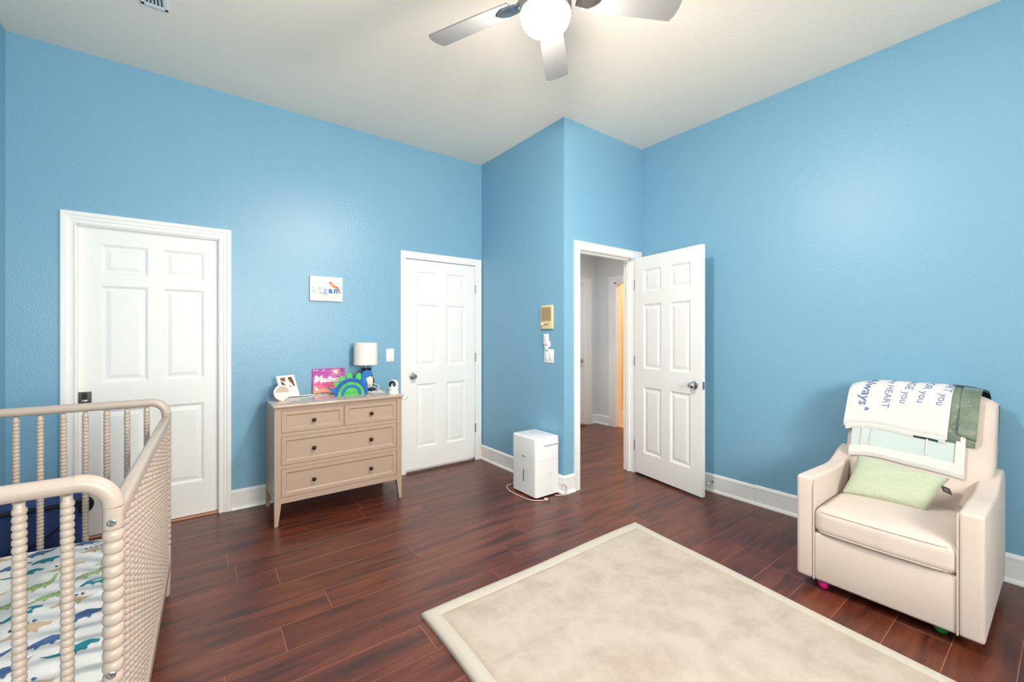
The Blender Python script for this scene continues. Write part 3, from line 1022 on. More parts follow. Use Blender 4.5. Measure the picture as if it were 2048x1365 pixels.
for (x_, z_, s_) in ((-.115, .186, .006), (-.092, .184, .007), (-.040, .182, .008)):
    flat('printed_butterfly', [(x_-s_, z_+s_*.8), (x_, z_), (x_+s_, z_+s_), (x_+s_*.7, z_-s_), (x_, z_-s_*.3), (x_-s_*.8, z_-s_*.7)], M['canvas_text'], cv, cf)
flat('printed_bird', [(.085, .185), (.10, .192), (.118, .182), (.112, .172), (.10, .168), (.094, .176)], M['plum'], cv, cf)
for (x_, z_, s_) in ((-.052, .056, .008), (-.030, .062, .010), (-.012, .050, .008), (-.04, .042, .006)):
    flat('printed_bird', [(x_-s_, z_), (x_-s_*.1, z_+s_*.4), (x_+s_, z_+s_), (x_+s_*.4, z_-s_*.3), (x_, z_-s_*.2)], M['dark_print'], cv, cf)
for (x_, z_, s_) in ((-.10, .030, .016), (-.075, .016, .018), (-.045, .020, .020), (-.015, .014, .016), (-.11, .05, .010), (.02, .02, .018), (.06, .018, .02), (.095, .02, .018)):
    flat('printed_flower', [(x_+s_*math.cos(t)*(1 if k % 2 else .62), max(.001, z_+s_*math.sin(t)*(1 if k % 2 else .62))) for k, t in enumerate([2*PI*i/12 for i in range(12)])], M['peach'] if int(x_*1000) % 2 else M['star_cream'], cv, cf)

# ---- dinosaur plaque (local u = x-.982, v = z-TZ)
dn = empty('dinosaur_plaque', 'blue and green wooden long-necked dinosaur birth plaque standing on the dresser', 'plaque', (.982, 3.434, TZ))
DT = .012
df = lambda u, v, t: (u, t, v)
out = [(-.129, 0), (-.128, .023), (-.140, .030), (-.158, .045), (-.172, .062), (-.181, .071), (-.165, .066), (-.140, .058), (-.116, .058)]
rad = .129
for i in range(1, 15):
    t = PI-R(27)-i*(PI-R(27)-R(50))/14
    out.append((rad*math.cos(t)+.0*1, rad*1.0*math.sin(t)+.004))
out += [(.080, .118), (.080, .140), (.084, .160), (.094, .176), (.110, .187), (.130, .188), (.150, .180), (.163, .166), (.166, .152), (.158, .142), (.143, .134), (.128, .130), (.116, .126), (.113, .118), (.122, .098), (.129, .075), (.131, .040), (.130, 0)]
prism_obj('body', out, df, 0, DT, M['dino_blue'], dn)


def arc(name, r0, r1, t0, t1, m, front, back):
    n = 32
    p = [(r1*math.cos(PI*i/n), r1*math.sin(PI*i/n)) for i in range(n+1)]
    if r0 > 0:
        p += [(r0*math.cos(PI*i/n), r0*math.sin(PI*i/n)) for i in range(n, -1, -1)]
    return prism_obj(name, p, df, front, back, m, dn)


arc('outer_arch', .102, .126, 0, 0, M['dino_blue2'], -.0020, .002)
arc('green_arch', .079, .101, 0, 0, M['dino_green'], -.0035, .002)
arc('inner_arch', .057, .078, 0, 0, M['dino_blue'], -.0035, .002)
arc('green_centre', 0, .056, 0, 0, M['dino_green'], -.005, .002)
for cx_, cz_, a_ in ((-.106, .088, 58), (-.066, .125, 33), (-.012, .146, 6), (.058, .138, -16)):
    a_ = R(a_)
    pts = []
    for u, v in ((-.017, -.022), (-.019, -.002), (-.014, .014), (-.004, .021), (.006, .020), (.014, .010), (.018, -.004), (.018, -.022)):
        u, v = u*1.2, v*1.25+.004
        pts.append((cx_+u*math.cos(a_)-v*math.sin(a_), cz_+u*math.sin(a_)+v*math.cos(a_)))
    prism_obj('back_spike', pts, df, .003, .011, M['dino_green'], dn)


def arc_text(s, r, size, a0, a1, m, y, spacing=None):
    n = len(s)
    parts = []
    for i, ch in enumerate(s):
        if ch == ' ': continue
        t = R(a0+(a1-a0)*i/(n-1))
        V_, F_ = text_mesh(ch, size)
        ca, sa = math.cos(t-PI/2), math.sin(t-PI/2)
        cx_, cz_ = r*math.cos(t), r*math.sin(t)
        parts.append(([(cx_+u*ca-v*sa, y, cz_+u*sa+v*ca) for u, v in V_], F_))
    return mk('lettering', *merge(parts), m, dn)


arc_text('OCTOBER 27TH, 2021', .090, .019, 158, 22, M['dino_gtext'], -.0042)
arc_text('LOGAN BLACK', .114, .019, 122, 50, M['dino_btext'], -.0027)
text_on('lettering', '7LB 13OZ', .024, lambda u, v: (u, -.0057, v+.018), M['dino_gtext'], dn)

# ---- table lamp
lp = empty('table_lamp', 'small table lamp with cream drum shade and navy animal figure base', 'lamp', (1.146, 3.600, TZ))
sp_, sz0, sz1 = .0965, .222, .406
prof = [(sp_, sz0), (sp_, sz0+.004), (sp_*.985, sz1-.004), (sp_*.985, sz1), (sp_*.985-.002, sz1), (sp_-.003, sz0)]
V_, F_ = [], []
for r_, z in prof:
    for q in range(40):
        V_.append((r_*math.cos(2*PI*q/40), r_*math.sin(2*PI*q/40), z))
for i in range(len(prof)):
    j = (i+1) % len(prof)
    for q in range(40):
        q2 = (q+1) % 40
        F_.append((i*40+q, i*40+q2, j*40+q2, j*40+q))
mk('lamp_shade', V_, F_, M['shade'], lp, True, 60)
lathe('stem', [(.001, .17), (.006, .17), (.006, .34), (.001, .34)], M['nickel'], lp, 10)
lathe('bulb', [(.001, .29), (.012, .29), (.014, .31), (.027, .335), (.024, .36), (.001, .372)], M['plastic'], lp, 16)
bm = bmesh.new()


def blob(bm, c, r_, sub=3):
    res = bmesh.ops.create_icosphere(bm, subdivisions=sub, radius=1)
    for v in res['verts']:
        v.co = Vector((c[0]+v.co.x*r_[0], c[1]+v.co.y*r_[1], c[2]+v.co.z*r_[2]))


blob(bm, (.010, 0, .075), (.042, .042, .075)); blob(bm, (.006, 0, .145), (.042, .040, .040))
for i in range(5):
    blob(bm, (-.026+i*.0165, 0, .184+(.003 if i % 2 else 0)), (.010, .016, .012), 2)
bo('figure_body', bm, M['lamp_navy'], lp, True, 180)
bm = bmesh.new(); blob(bm, (.022, -.028, .080), (.034, .024, .058)); bo('figure_belly', bm, M['lamp_cream'], lp, True, 180)
bm = bmesh.new(); blob(bm, (.054, -.026, .078), (.013, .016, .036)); bo('figure_wing', bm, M['lamp_navy'], lp, True, 180)
bm = bmesh.new(); blob(bm, (.038, -.038, .128), (.008, .008, .010)); bo('figure_nose', bm, M['black'], lp, True, 180)
bm = bmesh.new(); blob(bm, (.050, -.030, .016), (.030, .020, .014)); blob(bm, (.0, -.035, .014), (.026, .022, .013)); bo('figure_feet', bm, M['lamp_navy'], lp, True, 180)

# ---- baby monitor camera
bc = empty('baby_monitor', 'small white baby monitor camera with a black round eye near the dresser edge', 'monitor', (1.275, 3.300, TZ), R(-28))
lathe('base', [(.001, 0), (.038, 0), (.0395, .003), (.0385, .022), (.036, .026), (.001, .026)], M['plastic'], bc, 32)
prof = [(.001, .024), (.034, .024), (.0375, .04), (.0385, .066)]+[(.0385*math.cos(t), .072+.040*math.sin(t)) for t in [PI/2*i/10 for i in range(0, 10)]]+[(.001, .1121)]
lathe('head', prof, M['plastic'], bc, 32, angle=180)
e_ = lathe('eye', [(.001, -.006), (.027, -.006), (.0285, 0), (.020, .005), (.001, .007)], M['black'], bc, 28, angle=180)
orient(e_, (-.006, -.030, .078), (-.18, -1, .12))
e_ = lathe('lens', [(.001, 0), (.009, 0), (.008, .003), (.001, .005)], M['chrome'], bc, 16)
orient(e_, (-.003, -.037, .079), (-.18, -1, .12))
text_on('lettering', '=====', .006, lambda u, v: (u, -.0389, v+.012), M['grey_print'], bc)

# ---- cables on the dresser
def cable(pts, label, r_=.0022, m=None, n=8, group='white cables on the dresser'):
    o = tube('cable', spline(pts, n), r_, m or M['cable'])
    return tag(o, label, 'cable', group)


z = TZ+.0026
cable([(.515, 3.46, z), (.56, 3.50, z), (.64, 3.48, z), (.74, 3.53, z), (.83, 3.60, z), (.90, 3.62, z), (.98, 3.56, z), (1.08, 3.53, z), (1.15, 3.50, z)], 'white cable running from the round sound machine behind the dinosaur plaque')
cable([(.60, 3.59, z), (.70, 3.585, z), (.78, 3.50, z), (.83, 3.50, z+.001), (.80, 3.57, z+.002), (.74, 3.62, z), (.66, 3.605, z), (.62, 3.56, z)], 'loop of white cable lying in front of the pink canvas')
cable([(1.13, 3.49, z), (1.17, 3.46, z), (1.24, 3.47, z), (1.255, 3.53, z), (1.20, 3.56, z+.03), (1.15, 3.52, z+.058), (1.18, 3.50, z+.066), (1.22, 3.51, z+.05), (1.26, 3.55, z), (1.24, 3.60, z), (1.22, 3.64, z)], 'white cable arching upward beside the lamp base')
cable([(1.14, 3.46, z), (1.20, 3.44, z), (1.26, 3.45, z), (1.27, 3.50, z+.004), (1.22, 3.49, z+.006), (1.16, 3.47, z+.004), (1.21, 3.42, z), (1.262, 3.36, z), (1.275, 3.345, z+.006)], 'coiled white cable lying between the lamp and the baby monitor')
cable([(1.225, 3.50, z), (1.222, 3.505, z+.025), (1.222, 3.506, z+.05), (1.23, 3.53, z+.045), (1.28, 3.60, z+.02), (1.30, 3.64, z)], 'white cable rising steeply behind the coil and dropping to the wall')
cp = empty('corner_latch', 'small white and chrome latch on the dresser corner under the top', 'latch', (1.318, 3.235, .782))
bx('body', (.0, -.012, -.008), (.022, .010, .006), M['plastic'], cp, .003)
tube('hook', [(.018, -.004, -.010), (.026, -.006, -.014), (.036, -.006, -.004), (.046, -.006, .002)], .004, M['chrome'], cp)

# ------------------------------------------------------------------ things on the walls
# canvas reading Logan
lg = empty('name_sign', 'small white canvas lettered Logan with an orange dinosaur hanging on the wall', 'canvas', (.859, YA, 1.667))
bx('canvas', (-.126, -.024, -.100), (.126, -.001, .100), M['canvas_white'], lg, .001)
lf = lambda u, v: (u, -.0247, v)
for ch, u0, v0, sz, mm, of in (('L', -.092, -.012, .068, 'logan_pale', .002), ('o', -.052, .004, .056, 'logan_pale', .003), ('g', -.012, -.012, .070, 'logan_mid', .003), ('a', .030, -.012, .068, 'logan_blue', .003), ('n', .072, -.012, .068, 'logan_blue', .003)):
    text_on('lettering', ch, sz, lambda u, v, u0=u0, v0=v0: lf(u+u0, v+v0), M[mm], lg, offset=of)
dl = lambda u, v, t: (u, -.0243-t*2.2, v)
flat('printed_dinosaur', [(.016, .052), (.022, .060), (.036, .064), (.044, .054), (.050, .040), (.066, .032), (.082, .022), (.092, .008), (.100, -.006), (.108, -.020), (.112, -.030), (.104, -.030), (.096, -.012), (.086, .002), (.070, .006), (.056, .010), (.044, .018), (.040, .032), (.034, .040), (.030, .028), (.024, .030), (.026, .044), (.018, .046)], M['trex'], lg, dl)
flat('printed_tail', [(.092, .016), (.104, .006), (.116, .004), (.124, .008), (.116, .000), (.100, .000)], M['logan_mid'], lg, dl)
flat('printed_leg', [(.076, .024), (.084, .026), (.100, -.012), (.110, -.030), (.102, -.030), (.088, -.004)], M['trex2'], lg, lambda u, v, t: (u, -.0256-t, v))
flat('printed_foliage', [(-.06, -.035), (-.045, -.028), (-.03, -.034), (-.036, -.044), (-.05, -.040)], M['peach'], lg, dl)


def rocker(parent, x, m=None):
    bx('rocker', (x-.0165, -.0085, -.034), (x+.0165, -.0045, .034), M['plastic'], parent, .0015)


s1 = empty('light_switch', 'single white rocker light switch between the lamp and the closet door', 'switch', (1.403, YA, 1.105))
bx('plate', (-.036, -.006, -.058), (.036, 0, .058), M['plastic'], s1, .002)
rocker(s1, 0)
s2 = empty('light_switch', 'double white rocker light switch below the remote on the blue corner wall', 'switch', (XC, 2.665, 1.110), -PI/2)
bx('plate', (-.058, -.006, -.058), (.058, 0, .058), M['plastic'], s2, .002)
rocker(s2, -.023); rocker(s2, .023)
rm = empty('fan_remote', 'white fan remote in its wall holder above the double switch', 'remote', (XC, 2.682, 1.215), -PI/2)
bx('holder', (-.030, -.020, -.030), (.034, 0, .020), M['plastic'], rm, .004)
bx('remote', (-.026, -.030, -.010), (.026, -.008, .080), M['plastic'], rm, .005)
bx('clip', (-.018, -.026, -.050), (.020, -.006, -.028), M['plastic'], rm, .004)
for i in range(3):
    orient(lathe('button', [(.001, 0), (.005, 0), (.004, .0015), (.001, .002)], M['grey_print'], rm, 10), (0, -.0295, .055-i*.018), (0, -1, 0))
ic = empty('intercom', 'almond wall intercom with a slatted speaker grille on the corner wall', 'intercom', (XC, 2.682, 1.438), -PI/2)
bx('faceplate', (-.073, -.018, -.100), (.073, 0, .100), M['almond'], ic, .003)
for i in range(20):
    bx('slat', (-.060, -.0205, -.030+i*.0058), (.060, -.0175, -.0275+i*.0058), M['almond_dark'], ic)
orient(lathe('volume_knob', [(.001, 0), (.012, 0), (.010, .012), (.001, .013)], M['almond'], ic, 14), (-.052, -.018, -.060), (0, -1, 0))
for q in (-.015, .015):
    bx('key', (q-.010, -.0200, -.066), (q+.010, -.0175, -.061), M['bronze'], ic)

# ------------------------------------------------------------------ dehumidifier
dh = empty('dehumidifier', 'white box shaped dehumidifier on the floor beside the doorway', 'dehumidifier', (2.243, 2.675, 0))


def rbox(x0, x1, y0, y1, z0, z1, r_, topr=0.0, n=6):
    pts = []
    for cx_, cy_, a0 in ((x1-r_, y1-r_, 0), (x0+r_, y1-r_, 90), (x0+r_, y0+r_, 180), (x1-r_, y0+r_, 270)):
        for i in range(n+1):
            a = R(a0+90*i/n)
            pts.append((cx_, cy_, math.cos(a), math.sin(a)))
    rings = [(r_, z0)]
    if topr:
        rings.append((r_, z1-topr))
        for i in range(1, 5):
            a = PI/2*i/4
            rings.append((r_-topr*(1-math.cos(a)), z1-topr+topr*math.sin(a)))
    else:
        rings.append((r_, z1))
    V_, F_ = [], []
    N = len(pts)
    for rr, zz in rings:
        for cx_, cy_, c_, s_ in pts:
            V_.append((cx_+rr*c_, cy_+rr*s_, zz))
    for i in range(len(rings)-1):
        for k_ in range(N):
            k2 = (k_+1) % N
            F_.append((i*N+k_, i*N+k2, (i+1)*N+k2, (i+1)*N+k_))
    F_.append(tuple(range(N-1, -1, -1)))
    F_.append(tuple((len(rings)-1)*N+k_ for k_ in range(N)))
    return V_, F_


w2, l2 = .126, .155
mk('body', *rbox(-w2, w2, -l2, l2, .292, .470, .026, .010), M['appliance'], dh, True, 50)
mk('water_tank', *rbox(-w2, w2, -l2, l2, .012, .2905, .026), M['appliance'], dh, True, 50)
mk('seam', *rbox(-w2+.003, w2-.003, -l2+.003, l2-.003, .28, .30, .024), M['grey_print'], dh, True, 50)
bx('water_gauge', (-w2-.0012, -.004, .105), (-w2+.002, .004, .205), M['black'], dh)
bx('handle_recess', (-.04, -l2-.0012, .400), (w2-.02, -l2+.004, .412), M['grey_print'], dh, .0005)
bx('handle_lip', (-.045, -l2-.004, .412), (w2-.015, -l2+.004, .418), M['appliance'], dh, .001)
ll = lambda u, v: (-w2-.0009, -u, v)
text_on('lettering', 'hOmeLabs', .012, lambda u, v: ll(u+.0, v+.310), M['dark_print'], dh, offset=.0004)
text_on('lettering', 'o  =\n7  ii\n=  6\n   o', .020, lambda u, v: ll(u+.045, v+.168), M['grey_print'], dh)
V_, F_ = [], []
for q in range(24):
    for r_ in (.013, .015):
        V_.append((.02+r_*math.cos(2*PI*q/24), -l2-.0008, .17+r_*math.sin(2*PI*q/24)))
for q in range(24):
    q2 = (q+1) % 24
    F_.append((2*q, 2*q+1, 2*q2+1, 2*q2))
mk('power_mark', V_, F_, M['grey_print'], dh)
for a in ((-1, -1), (1, -1), (-1, 1), (1, 1)):
    lathe('caster', [(.001, 0), (.010, 0), (.012, .012), (.001, .013)], M['black'], dh, 10, (a[0]*.10, a[1]*.125, 0))
pc = empty('power_cord', 'beige power cord curling on the floor round the white dehumidifier', 'cord')
tube('cord', spline([(2.30, 2.86, .05), (2.20, 2.90, .012), (2.12, 2.90, .005), (2.075, 2.83, .0045), (2.06, 2.74, .0045), (2.062, 2.65, .0045), (2.068, 2.58, .0045), (2.085, 2.53, .0045), (2.12, 2.496, .0045), (2.16, 2.474, .0045)], 8), .0042, M['cord'], pc)
tube('cord', spline([(2.30, 2.50, .0045), (2.345, 2.466, .006), (2.375, 2.452, .03), (2.385, 2.452, .065), (2.372, 2.47, .085), (2.35, 2.50, .080)], 8), .004, M['cord'], pc)
pg = bx('plug', (-.016, -.011, 0), (.016, .011, .018), M['cord'], pc, .004)
pg.location = (2.178, 2.470, 0); pg.rotation_euler = (0, 0, R(-40))
tube('prong', [(2.188, 2.459, .010), (2.203, 2.447, .010)], .0022, M['bronze'], pc)
tube('prong', [(2.183, 2.454, .010), (2.198, 2.442, .010)], .0022, M['bronze'], pc)

# ------------------------------------------------------------------ crib
CW, CLh = .345, .685
cr = empty('crib', 'taupe painted spindle crib beside the blue wall', 'crib', (-.480, 2.013, 0), R(-1.42))


def beads(z0, z1, p, rmax, rmin, per=6):
    n = int(round((z1-z0)/p))
    p = (z1-z0)/n
    out_ = []
    for i in range(n):
        for k_ in range(per):
            t = k_/per
            out_.append((rmin+(rmax-rmin)*math.sin(PI*t)**.55, z0+(i+t)*p))
    out_.append((rmin, z1))
    return out_


def lathe_mesh(name, prof, m, seg=16):
    V_, F_ = lathe_data(prof, seg)
    me = bpy.data.meshes.new(name); me.from_pydata(V_, [], F_); me.materials.append(m)
    me.polygons.foreach_set('use_smooth', [True]*len(me.polygons)); me.set_sharp_from_angle(angle=R(75))
    return me


post_prof = [(.001, 0), (.013, 0), (.0145, .004), (.0172, .118), (.0155, .122), (.0155, .126), (.0182, .130), (.0182, .242), (.015, .248)]+beads(.250, .846, .0277, .0192, .0142, 8)+[(.0178, .848), (.0186, .852), (.0186, .8975), (.001, .8975)]
me_post = lathe_mesh('post', post_prof, M['crib'], 24)
me_sp = lathe_mesh('spindle', [(.001, .16), (.010, .16)]+beads(.165, .928, .0158, .0120, .0088, 6)+[(.009, .938), (.001, .940)], M['crib'], 14)
me_ss = lathe_mesh('spindle', [(.001, .15), (.010, .15)]+beads(.160, .852, .0165, .0125, .0092, 6)+[(.010, .858), (.001, .859)], M['crib'], 14)


def inst(name, me, parent, loc, rot=(0, 0, 0)):
    o = bpy.data.objects.new(name, me)
    C.objects.link(o); o.parent = parent; o.location = loc; o.rotation_euler = rot
    return o


ER = .062
for sy in (-1, 1):
    y = sy*CLh
    zt = .8975+ER
    tube('end_rail', [(-CW+ER, y, zt), (CW-ER, y, zt)], .0190, M['crib'], cr, 24)
    for sx in (-1, 1):
        inst('post', me_post, cr, (sx*CW, y, 0))
        pts, rr = [], []
        for i in range(13):
            a = PI/2*i/12
            pts.append((sx*(CW-ER+ER*math.sin(a)), y, .8985+ER*math.cos(a)))
            rr.append(.0193-.0003*i/12)
        pts[0] = (sx*(CW-ER-.0005), y, zt+.001)
        tube('rail_elbow', pts, rr, M['crib'], cr, 24)
        for bz in (.866, .523):
            b_ = lathe('bolt', [(.001, 0), (.0078, 0), (.0080, .0025), (.006, .0035), (.0045, .0016), (.001, .0016)], M['nickel'], cr, 16)
            orient(b_, (sx*CW, y+sy*.0178, bz), (0, sy, 0))
    bm = bmesh.new(); box(bm, (-CW+.015, y-.012, .125), (CW-.015, y+.012, .170), .004)
    bo('bottom_rail', bm, M['crib'], cr, True, 50)
    for i in range(8):
        inst('spindle', me_sp, cr, (CW-.0735-.0705*i, y, 0))
for sx in (-1, 1):
    x = sx*CW
    bm = bmesh.new(); box(bm, (x-.0155, -CLh+.012, .850), (x+.0155, CLh-.012, .893), .009, 3)
    bo('side_rail', bm, M['crib'], cr, True, 50)
    bm = bmesh.new(); box(bm, (x-.015, -CLh+.012, .118), (x+.015, CLh-.012, .166), .005)
    bo('bottom_rail', bm, M['crib'], cr, True, 50)
    n = 18
    for i in range(n):
        inst('spindle', me_ss, cr, (x, -CLh+(i+1)*2*CLh/(n+1), 0))
bm = bmesh.new()
for i in range(7):
    box(bm, (-CW+.02, -.6+i*.2-.02, .235), (CW-.02, -.6+i*.2+.02, .25))
for q in (-CW+.02, CW-.03): box(bm, (q, -CLh+.02, .225), (q+.01, CLh-.02, .25))
bo('mattress_support', bm, M['nickel'], cr)
# mattress
mt = empty('crib_mattress', 'crib mattress in a white sheet printed with dinosaurs', 'mattress', (-.480, 2.013, 0), R(-1.42))
MW, ML, MZ0, MZ1 = .318, .655, .252, .372


def sheet_h(u, v):
    e = min(MW-abs(u), ML-abs(v))
    edge = -.030*max(0, 1-e/.035)**2
    return MZ1+edge+.0045*math.sin(9*u+3*v)+.004*math.sin(16*v-7*u+1)+.002*math.sin(26*v+17*u)+.0015*math.sin(31*u+11*v)


nu, nv = 48, 90
V_ = []
for i in range(nu+1):
    for j in range(nv+1):
        u, v = -MW+2*MW*i/nu, -ML+2*ML*j/nv
        V_.append((u, v, sheet_h(u, v)))
F_ = [(i*(nv+1)+j, (i+1)*(nv+1)+j, (i+1)*(nv+1)+j+1, i*(nv+1)+j+1) for i in range(nu) for j in range(nv)]
ring = [i*(nv+1) for i in range(nu+1)]+[nu*(nv+1)+j for j in range(1, nv+1)]+[i*(nv+1)+nv for i in range(nu-1, -1, -1)]+[j for j in range(nv-1, 0, -1)]
b0 = len(V_)
for q in ring:
    V_.append((V_[q][0], V_[q][1], MZ0))
for i in range(len(ring)):
    j = (i+1) % len(ring)
    F_.append((ring[i], ring[j], b0+j, b0+i))
F_.append(tuple(b0+i for i in range(len(ring))))
bm = bmesh.new()
vs = [bm.verts.new(v) for v in V_]
for f in F_: bm.faces.new([vs[i] for i in f])
bo('fitted_sheet', bm, M['sheet'], mt, True, 60)
# printed dinosaurs: outlines in a unit box, laid on the sheet
SH = {
    'raptor': [(-.5, .02), (-.42, .06), (-.33, .10), (-.2, .10), (-.08, .07), (.05, .05), (.2, .0), (.35, .02), (.5, .07), (.36, -.02), (.2, -.06), (.05, -.06), (-.02, -.09), (-.05, -.15), (-.09, -.14), (-.09, -.09), (-.18, -.08), (-.24, -.11), (-.28, -.08), (-.26, -.05), (-.34, .0), (-.42, -.02), (-.46, -.03)],
    'long': [(-.5, -.12), (-.36, -.10), (-.24, -.03), (-.1, .03), (.05, .03), (.16, .0), (.26, .03), (.33, .12), (.36, .2), (.42, .25), (.48, .22), (.46, .17), (.43, .17), (.42, .08), (.36, -.04), (.26, -.11), (.2, -.13), (.19, -.2), (.14, -.2), (.13, -.13), (0, -.12), (-.08, -.2), (-.13, -.2), (-.12, -.12), (-.24, -.11), (-.36, -.15)],
    'crawler': [(-.5, -.04), (-.4, -.0), (-.3, .05), (-.15, .09), (0, .12), (.12, .08), (.25, .03), (.38, .05), (.5, .11), (.38, .0), (.25, -.05), (.1, -.06), (.07, -.13), (.02, -.12), (0, -.07), (-.15, -.07), (-.2, -.13), (-.25, -.12), (-.24, -.06), (-.34, -.05), (-.42, -.08)],
    'stego': [(-.5, -.06), (-.38, -.02), (-.26, .05), (-.1, .1), (.06, .1), (.2, .04), (.34, .0), (.5, .0), (.34, -.05), (.2, -.07), (.16, -.15), (.1, -.15), (.08, -.08), (-.1, -.08), (-.14, -.15), (-.2, -.15), (-.2, -.08), (-.32, -.07), (-.42, -.1)],
}
kinds = [('raptor', 'p_teal'), ('long', 'p_green'), ('crawler', 'p_blue'), ('stego', 'p_tan'), ('raptor', 'p_teal'), ('crawler', 'p_blue'), ('long', 'p_green'), ('stego', 'p_tan')]
groups_ = {}
VS = 2.05


def lay(poly, cx_, cy_, s_, a, flip, key, lift=.0012):
    V2 = []
    ca, sa = math.cos(a), math.sin(a)
    for u, v in poly:
        u, v = u*s_*flip, v*s_*VS
        X, Y = cx_+u*ca-v*sa, cy_+u*sa+v*ca
        if abs(X) > MW-.004 or abs(Y) > ML-.004: return
        V2.append((X, Y, sheet_h(X, Y)+lift))
    groups_.setdefault(key, []).append((V2, [tuple(range(len(V2)))]))
    return True


q = 0
for row in range(12):
    for col in range(5):
        cx_ = -.25+col*.128+(row % 2)*.058+rnd.uniform(-.008, .008)
        cy_ = -.60+row*.108+rnd.uniform(-.008, .008)
        kd, mm = kinds[(col*3+row*5) % 8]
        s_ = rnd.uniform(.108, .130)
        a = R(rnd.uniform(6, 26))
        fl_ = rnd.choice((1, -1))
        if not lay(SH[kd], cx_, cy_, s_, a, fl_, mm):
            continue
        if kd == 'stego':
            for t in range(4):
                u, v = (-.2+t*.14), .12-.02*abs(t-1.5)
                ca, sa = math.cos(a), math.sin(a)
                lay([(-.04, 0), (-.02, .05), (.03, .06), (.05, 0)], cx_+u*s_*fl_*ca-v*VS*s_*sa, cy_+u*s_*fl_*sa+v*VS*s_*ca, s_, a+.3, 1, 'p_navy' if t % 2 else 'p_blue', .0022)
        if kd == 'long':
            for t in range(5):
                u, v = (-.22+t*.1), -.03-.02*(t % 2)
                ca, sa = math.cos(a), math.sin(a)
                lay([(-.02, 0), (0, .02), (.025, 0), (0, -.02)], cx_+u*s_*fl_*ca-v*VS*s_*sa, cy_+u*s_*fl_*sa+v*VS*s_*ca, s_, a, 1, 'p_dots', .0022)
for key, parts in groups_.items():
    V_, F_ = merge(parts)
    bm = bmesh.new()
    vs = [bm.verts.new(v) for v in V_]
    for f in F_:
        try: bm.faces.new([vs[i] for i in f])
        except ValueError: pass
    bm.normal_update()
    bmesh.ops.triangulate(bm, faces=bm.faces, ngon_method='EAR_CLIP')
    o = bo('dinosaur_print', bm, M[key], mt)
    o['kind'] = 'stuff'

# navy bag behind the crib and the brown ball on it
nb = empty('fabric_bin', 'navy blue fabric bin with black trim on the floor behind the crib', 'bin', (-.655, 3.05, 0), R(4))
prof_ = []
V_, F_ = rbox(-.205, .205, -.20, .14, 0, .480, .07, 0, 6)
bm = bmesh.new()
vs = [bm.verts.new(v) for v in V_]
for f in F_: bm.faces.new([vs[i] for i in f])
bmesh.ops.subdivide_edges(bm, edges=[e for e in bm.edges if abs(e.verts[0].co.z-e.verts[1].co.z) > .1], cuts=5)
for v in bm.verts:
    t = v.co.z/.480
    v.co.x *= 1-.10*(1-t)**2+.015*math.sin(9*v.co.y+6*t)
    v.co.y *= 1-.10*(1-t)**2
    if v.co.z > .47: v.co.z += .012*math.sin(7*v.co.x+2)
bo('body', bm, M['navy'], nb, True, 60)
rim = [(-.15, -.20), (.13, -.20), (.19, -.17), (.205, -.10), (.205, .08), (.16, .135), (-.16, .135), (-.2, .08), (-.2, -.13)]
rp = spline([(x_, y_, .483+.012*math.sin(7*x_+2)) for x_, y_ in rim+[rim[0]]], 5)
tube('trim_band', rp, .012, M['navy_trim'], nb)
tube('seam', spline([(-.19, -.190, .28), (-.05, -.200, .30), (.06, -.203, .335), (.14, -.203, .40), (.185, -.175, .465)], 6), .004, M['navy_trim'], nb)
bm = bmesh.new(); blob(bm, (.205, -.15, .455), (.035, .03, .042)); bo('handle', bm, M['navy_trim'], nb, True, 180)
ot = lathe('ottoman', [(.001, 0), (.105, 0), (.118, .02), (.128, .15), (.128, .30), (.118, .375), (.085, .405), (.04, .415), (.001, .417)], M['rust'], None, 32, (-.640, 3.345, 0), angle=80)
tag(ot, 'rust brown rounded ottoman standing behind the navy fabric bin', 'ottoman')

# ------------------------------------------------------------------ rug
rg = empty('rug', 'thick beige velour play rug with a smooth stitched border', 'rug')
c4 = [(.823, 1.790), (2.385, 1.797), (2.175, -.25), (.80, -.25)]   # far-left, far-right, near-right, near-left


def rp_(s, t):
    a = [c4[0][i]+(c4[1][i]-c4[0][i])*s for i in (0, 1)]
    b = [c4[3][i]+(c4[2][i]-c4[3][i])*s for i in (0, 1)]
    x_, y_ = a[0]+(b[0]-a[0])*t, a[1]+(b[1]-a[1])*t
    return x_, y_


RT = .026
NS, NT = 60, 80
bw_s, bw_t = .042, .035
def rows_(n, bw):
    return [0, bw*.10, bw*.35, bw*.93, bw*1.0, bw*1.08]+[bw*1.08+(1-2.16*bw)*i/n for i in range(1, n)]+[1-bw*1.08, 1-bw, 1-bw*.93, 1-bw*.35, 1-bw*.10, 1]
S_, T_ = rows_(NS, bw_s), rows_(NT, bw_t)


def hz(s, t):
    e = min(min(s, 1-s)/bw_s, min(t, 1-t)/bw_t)
    if e < .05: base = .012
    elif e < .2: base = RT-.004
    elif e < .96: base = RT
    elif e < 1.04: base = RT-.005
    else: base = RT-.0008+.0012*math.sin(11*s+7*t)*math.sin(9*t-4*s)
    return base+.0008*math.sin(23*s)*math.sin(17*t)


def wave(s, t):
    x_, y_ = rp_(s, t)
    x_ += .004*math.sin(14*t)*(1 if s < .5 else -.6)+.0
    y_ += .004*math.sin(9*s+1)*(1-t)
    return x_, y_


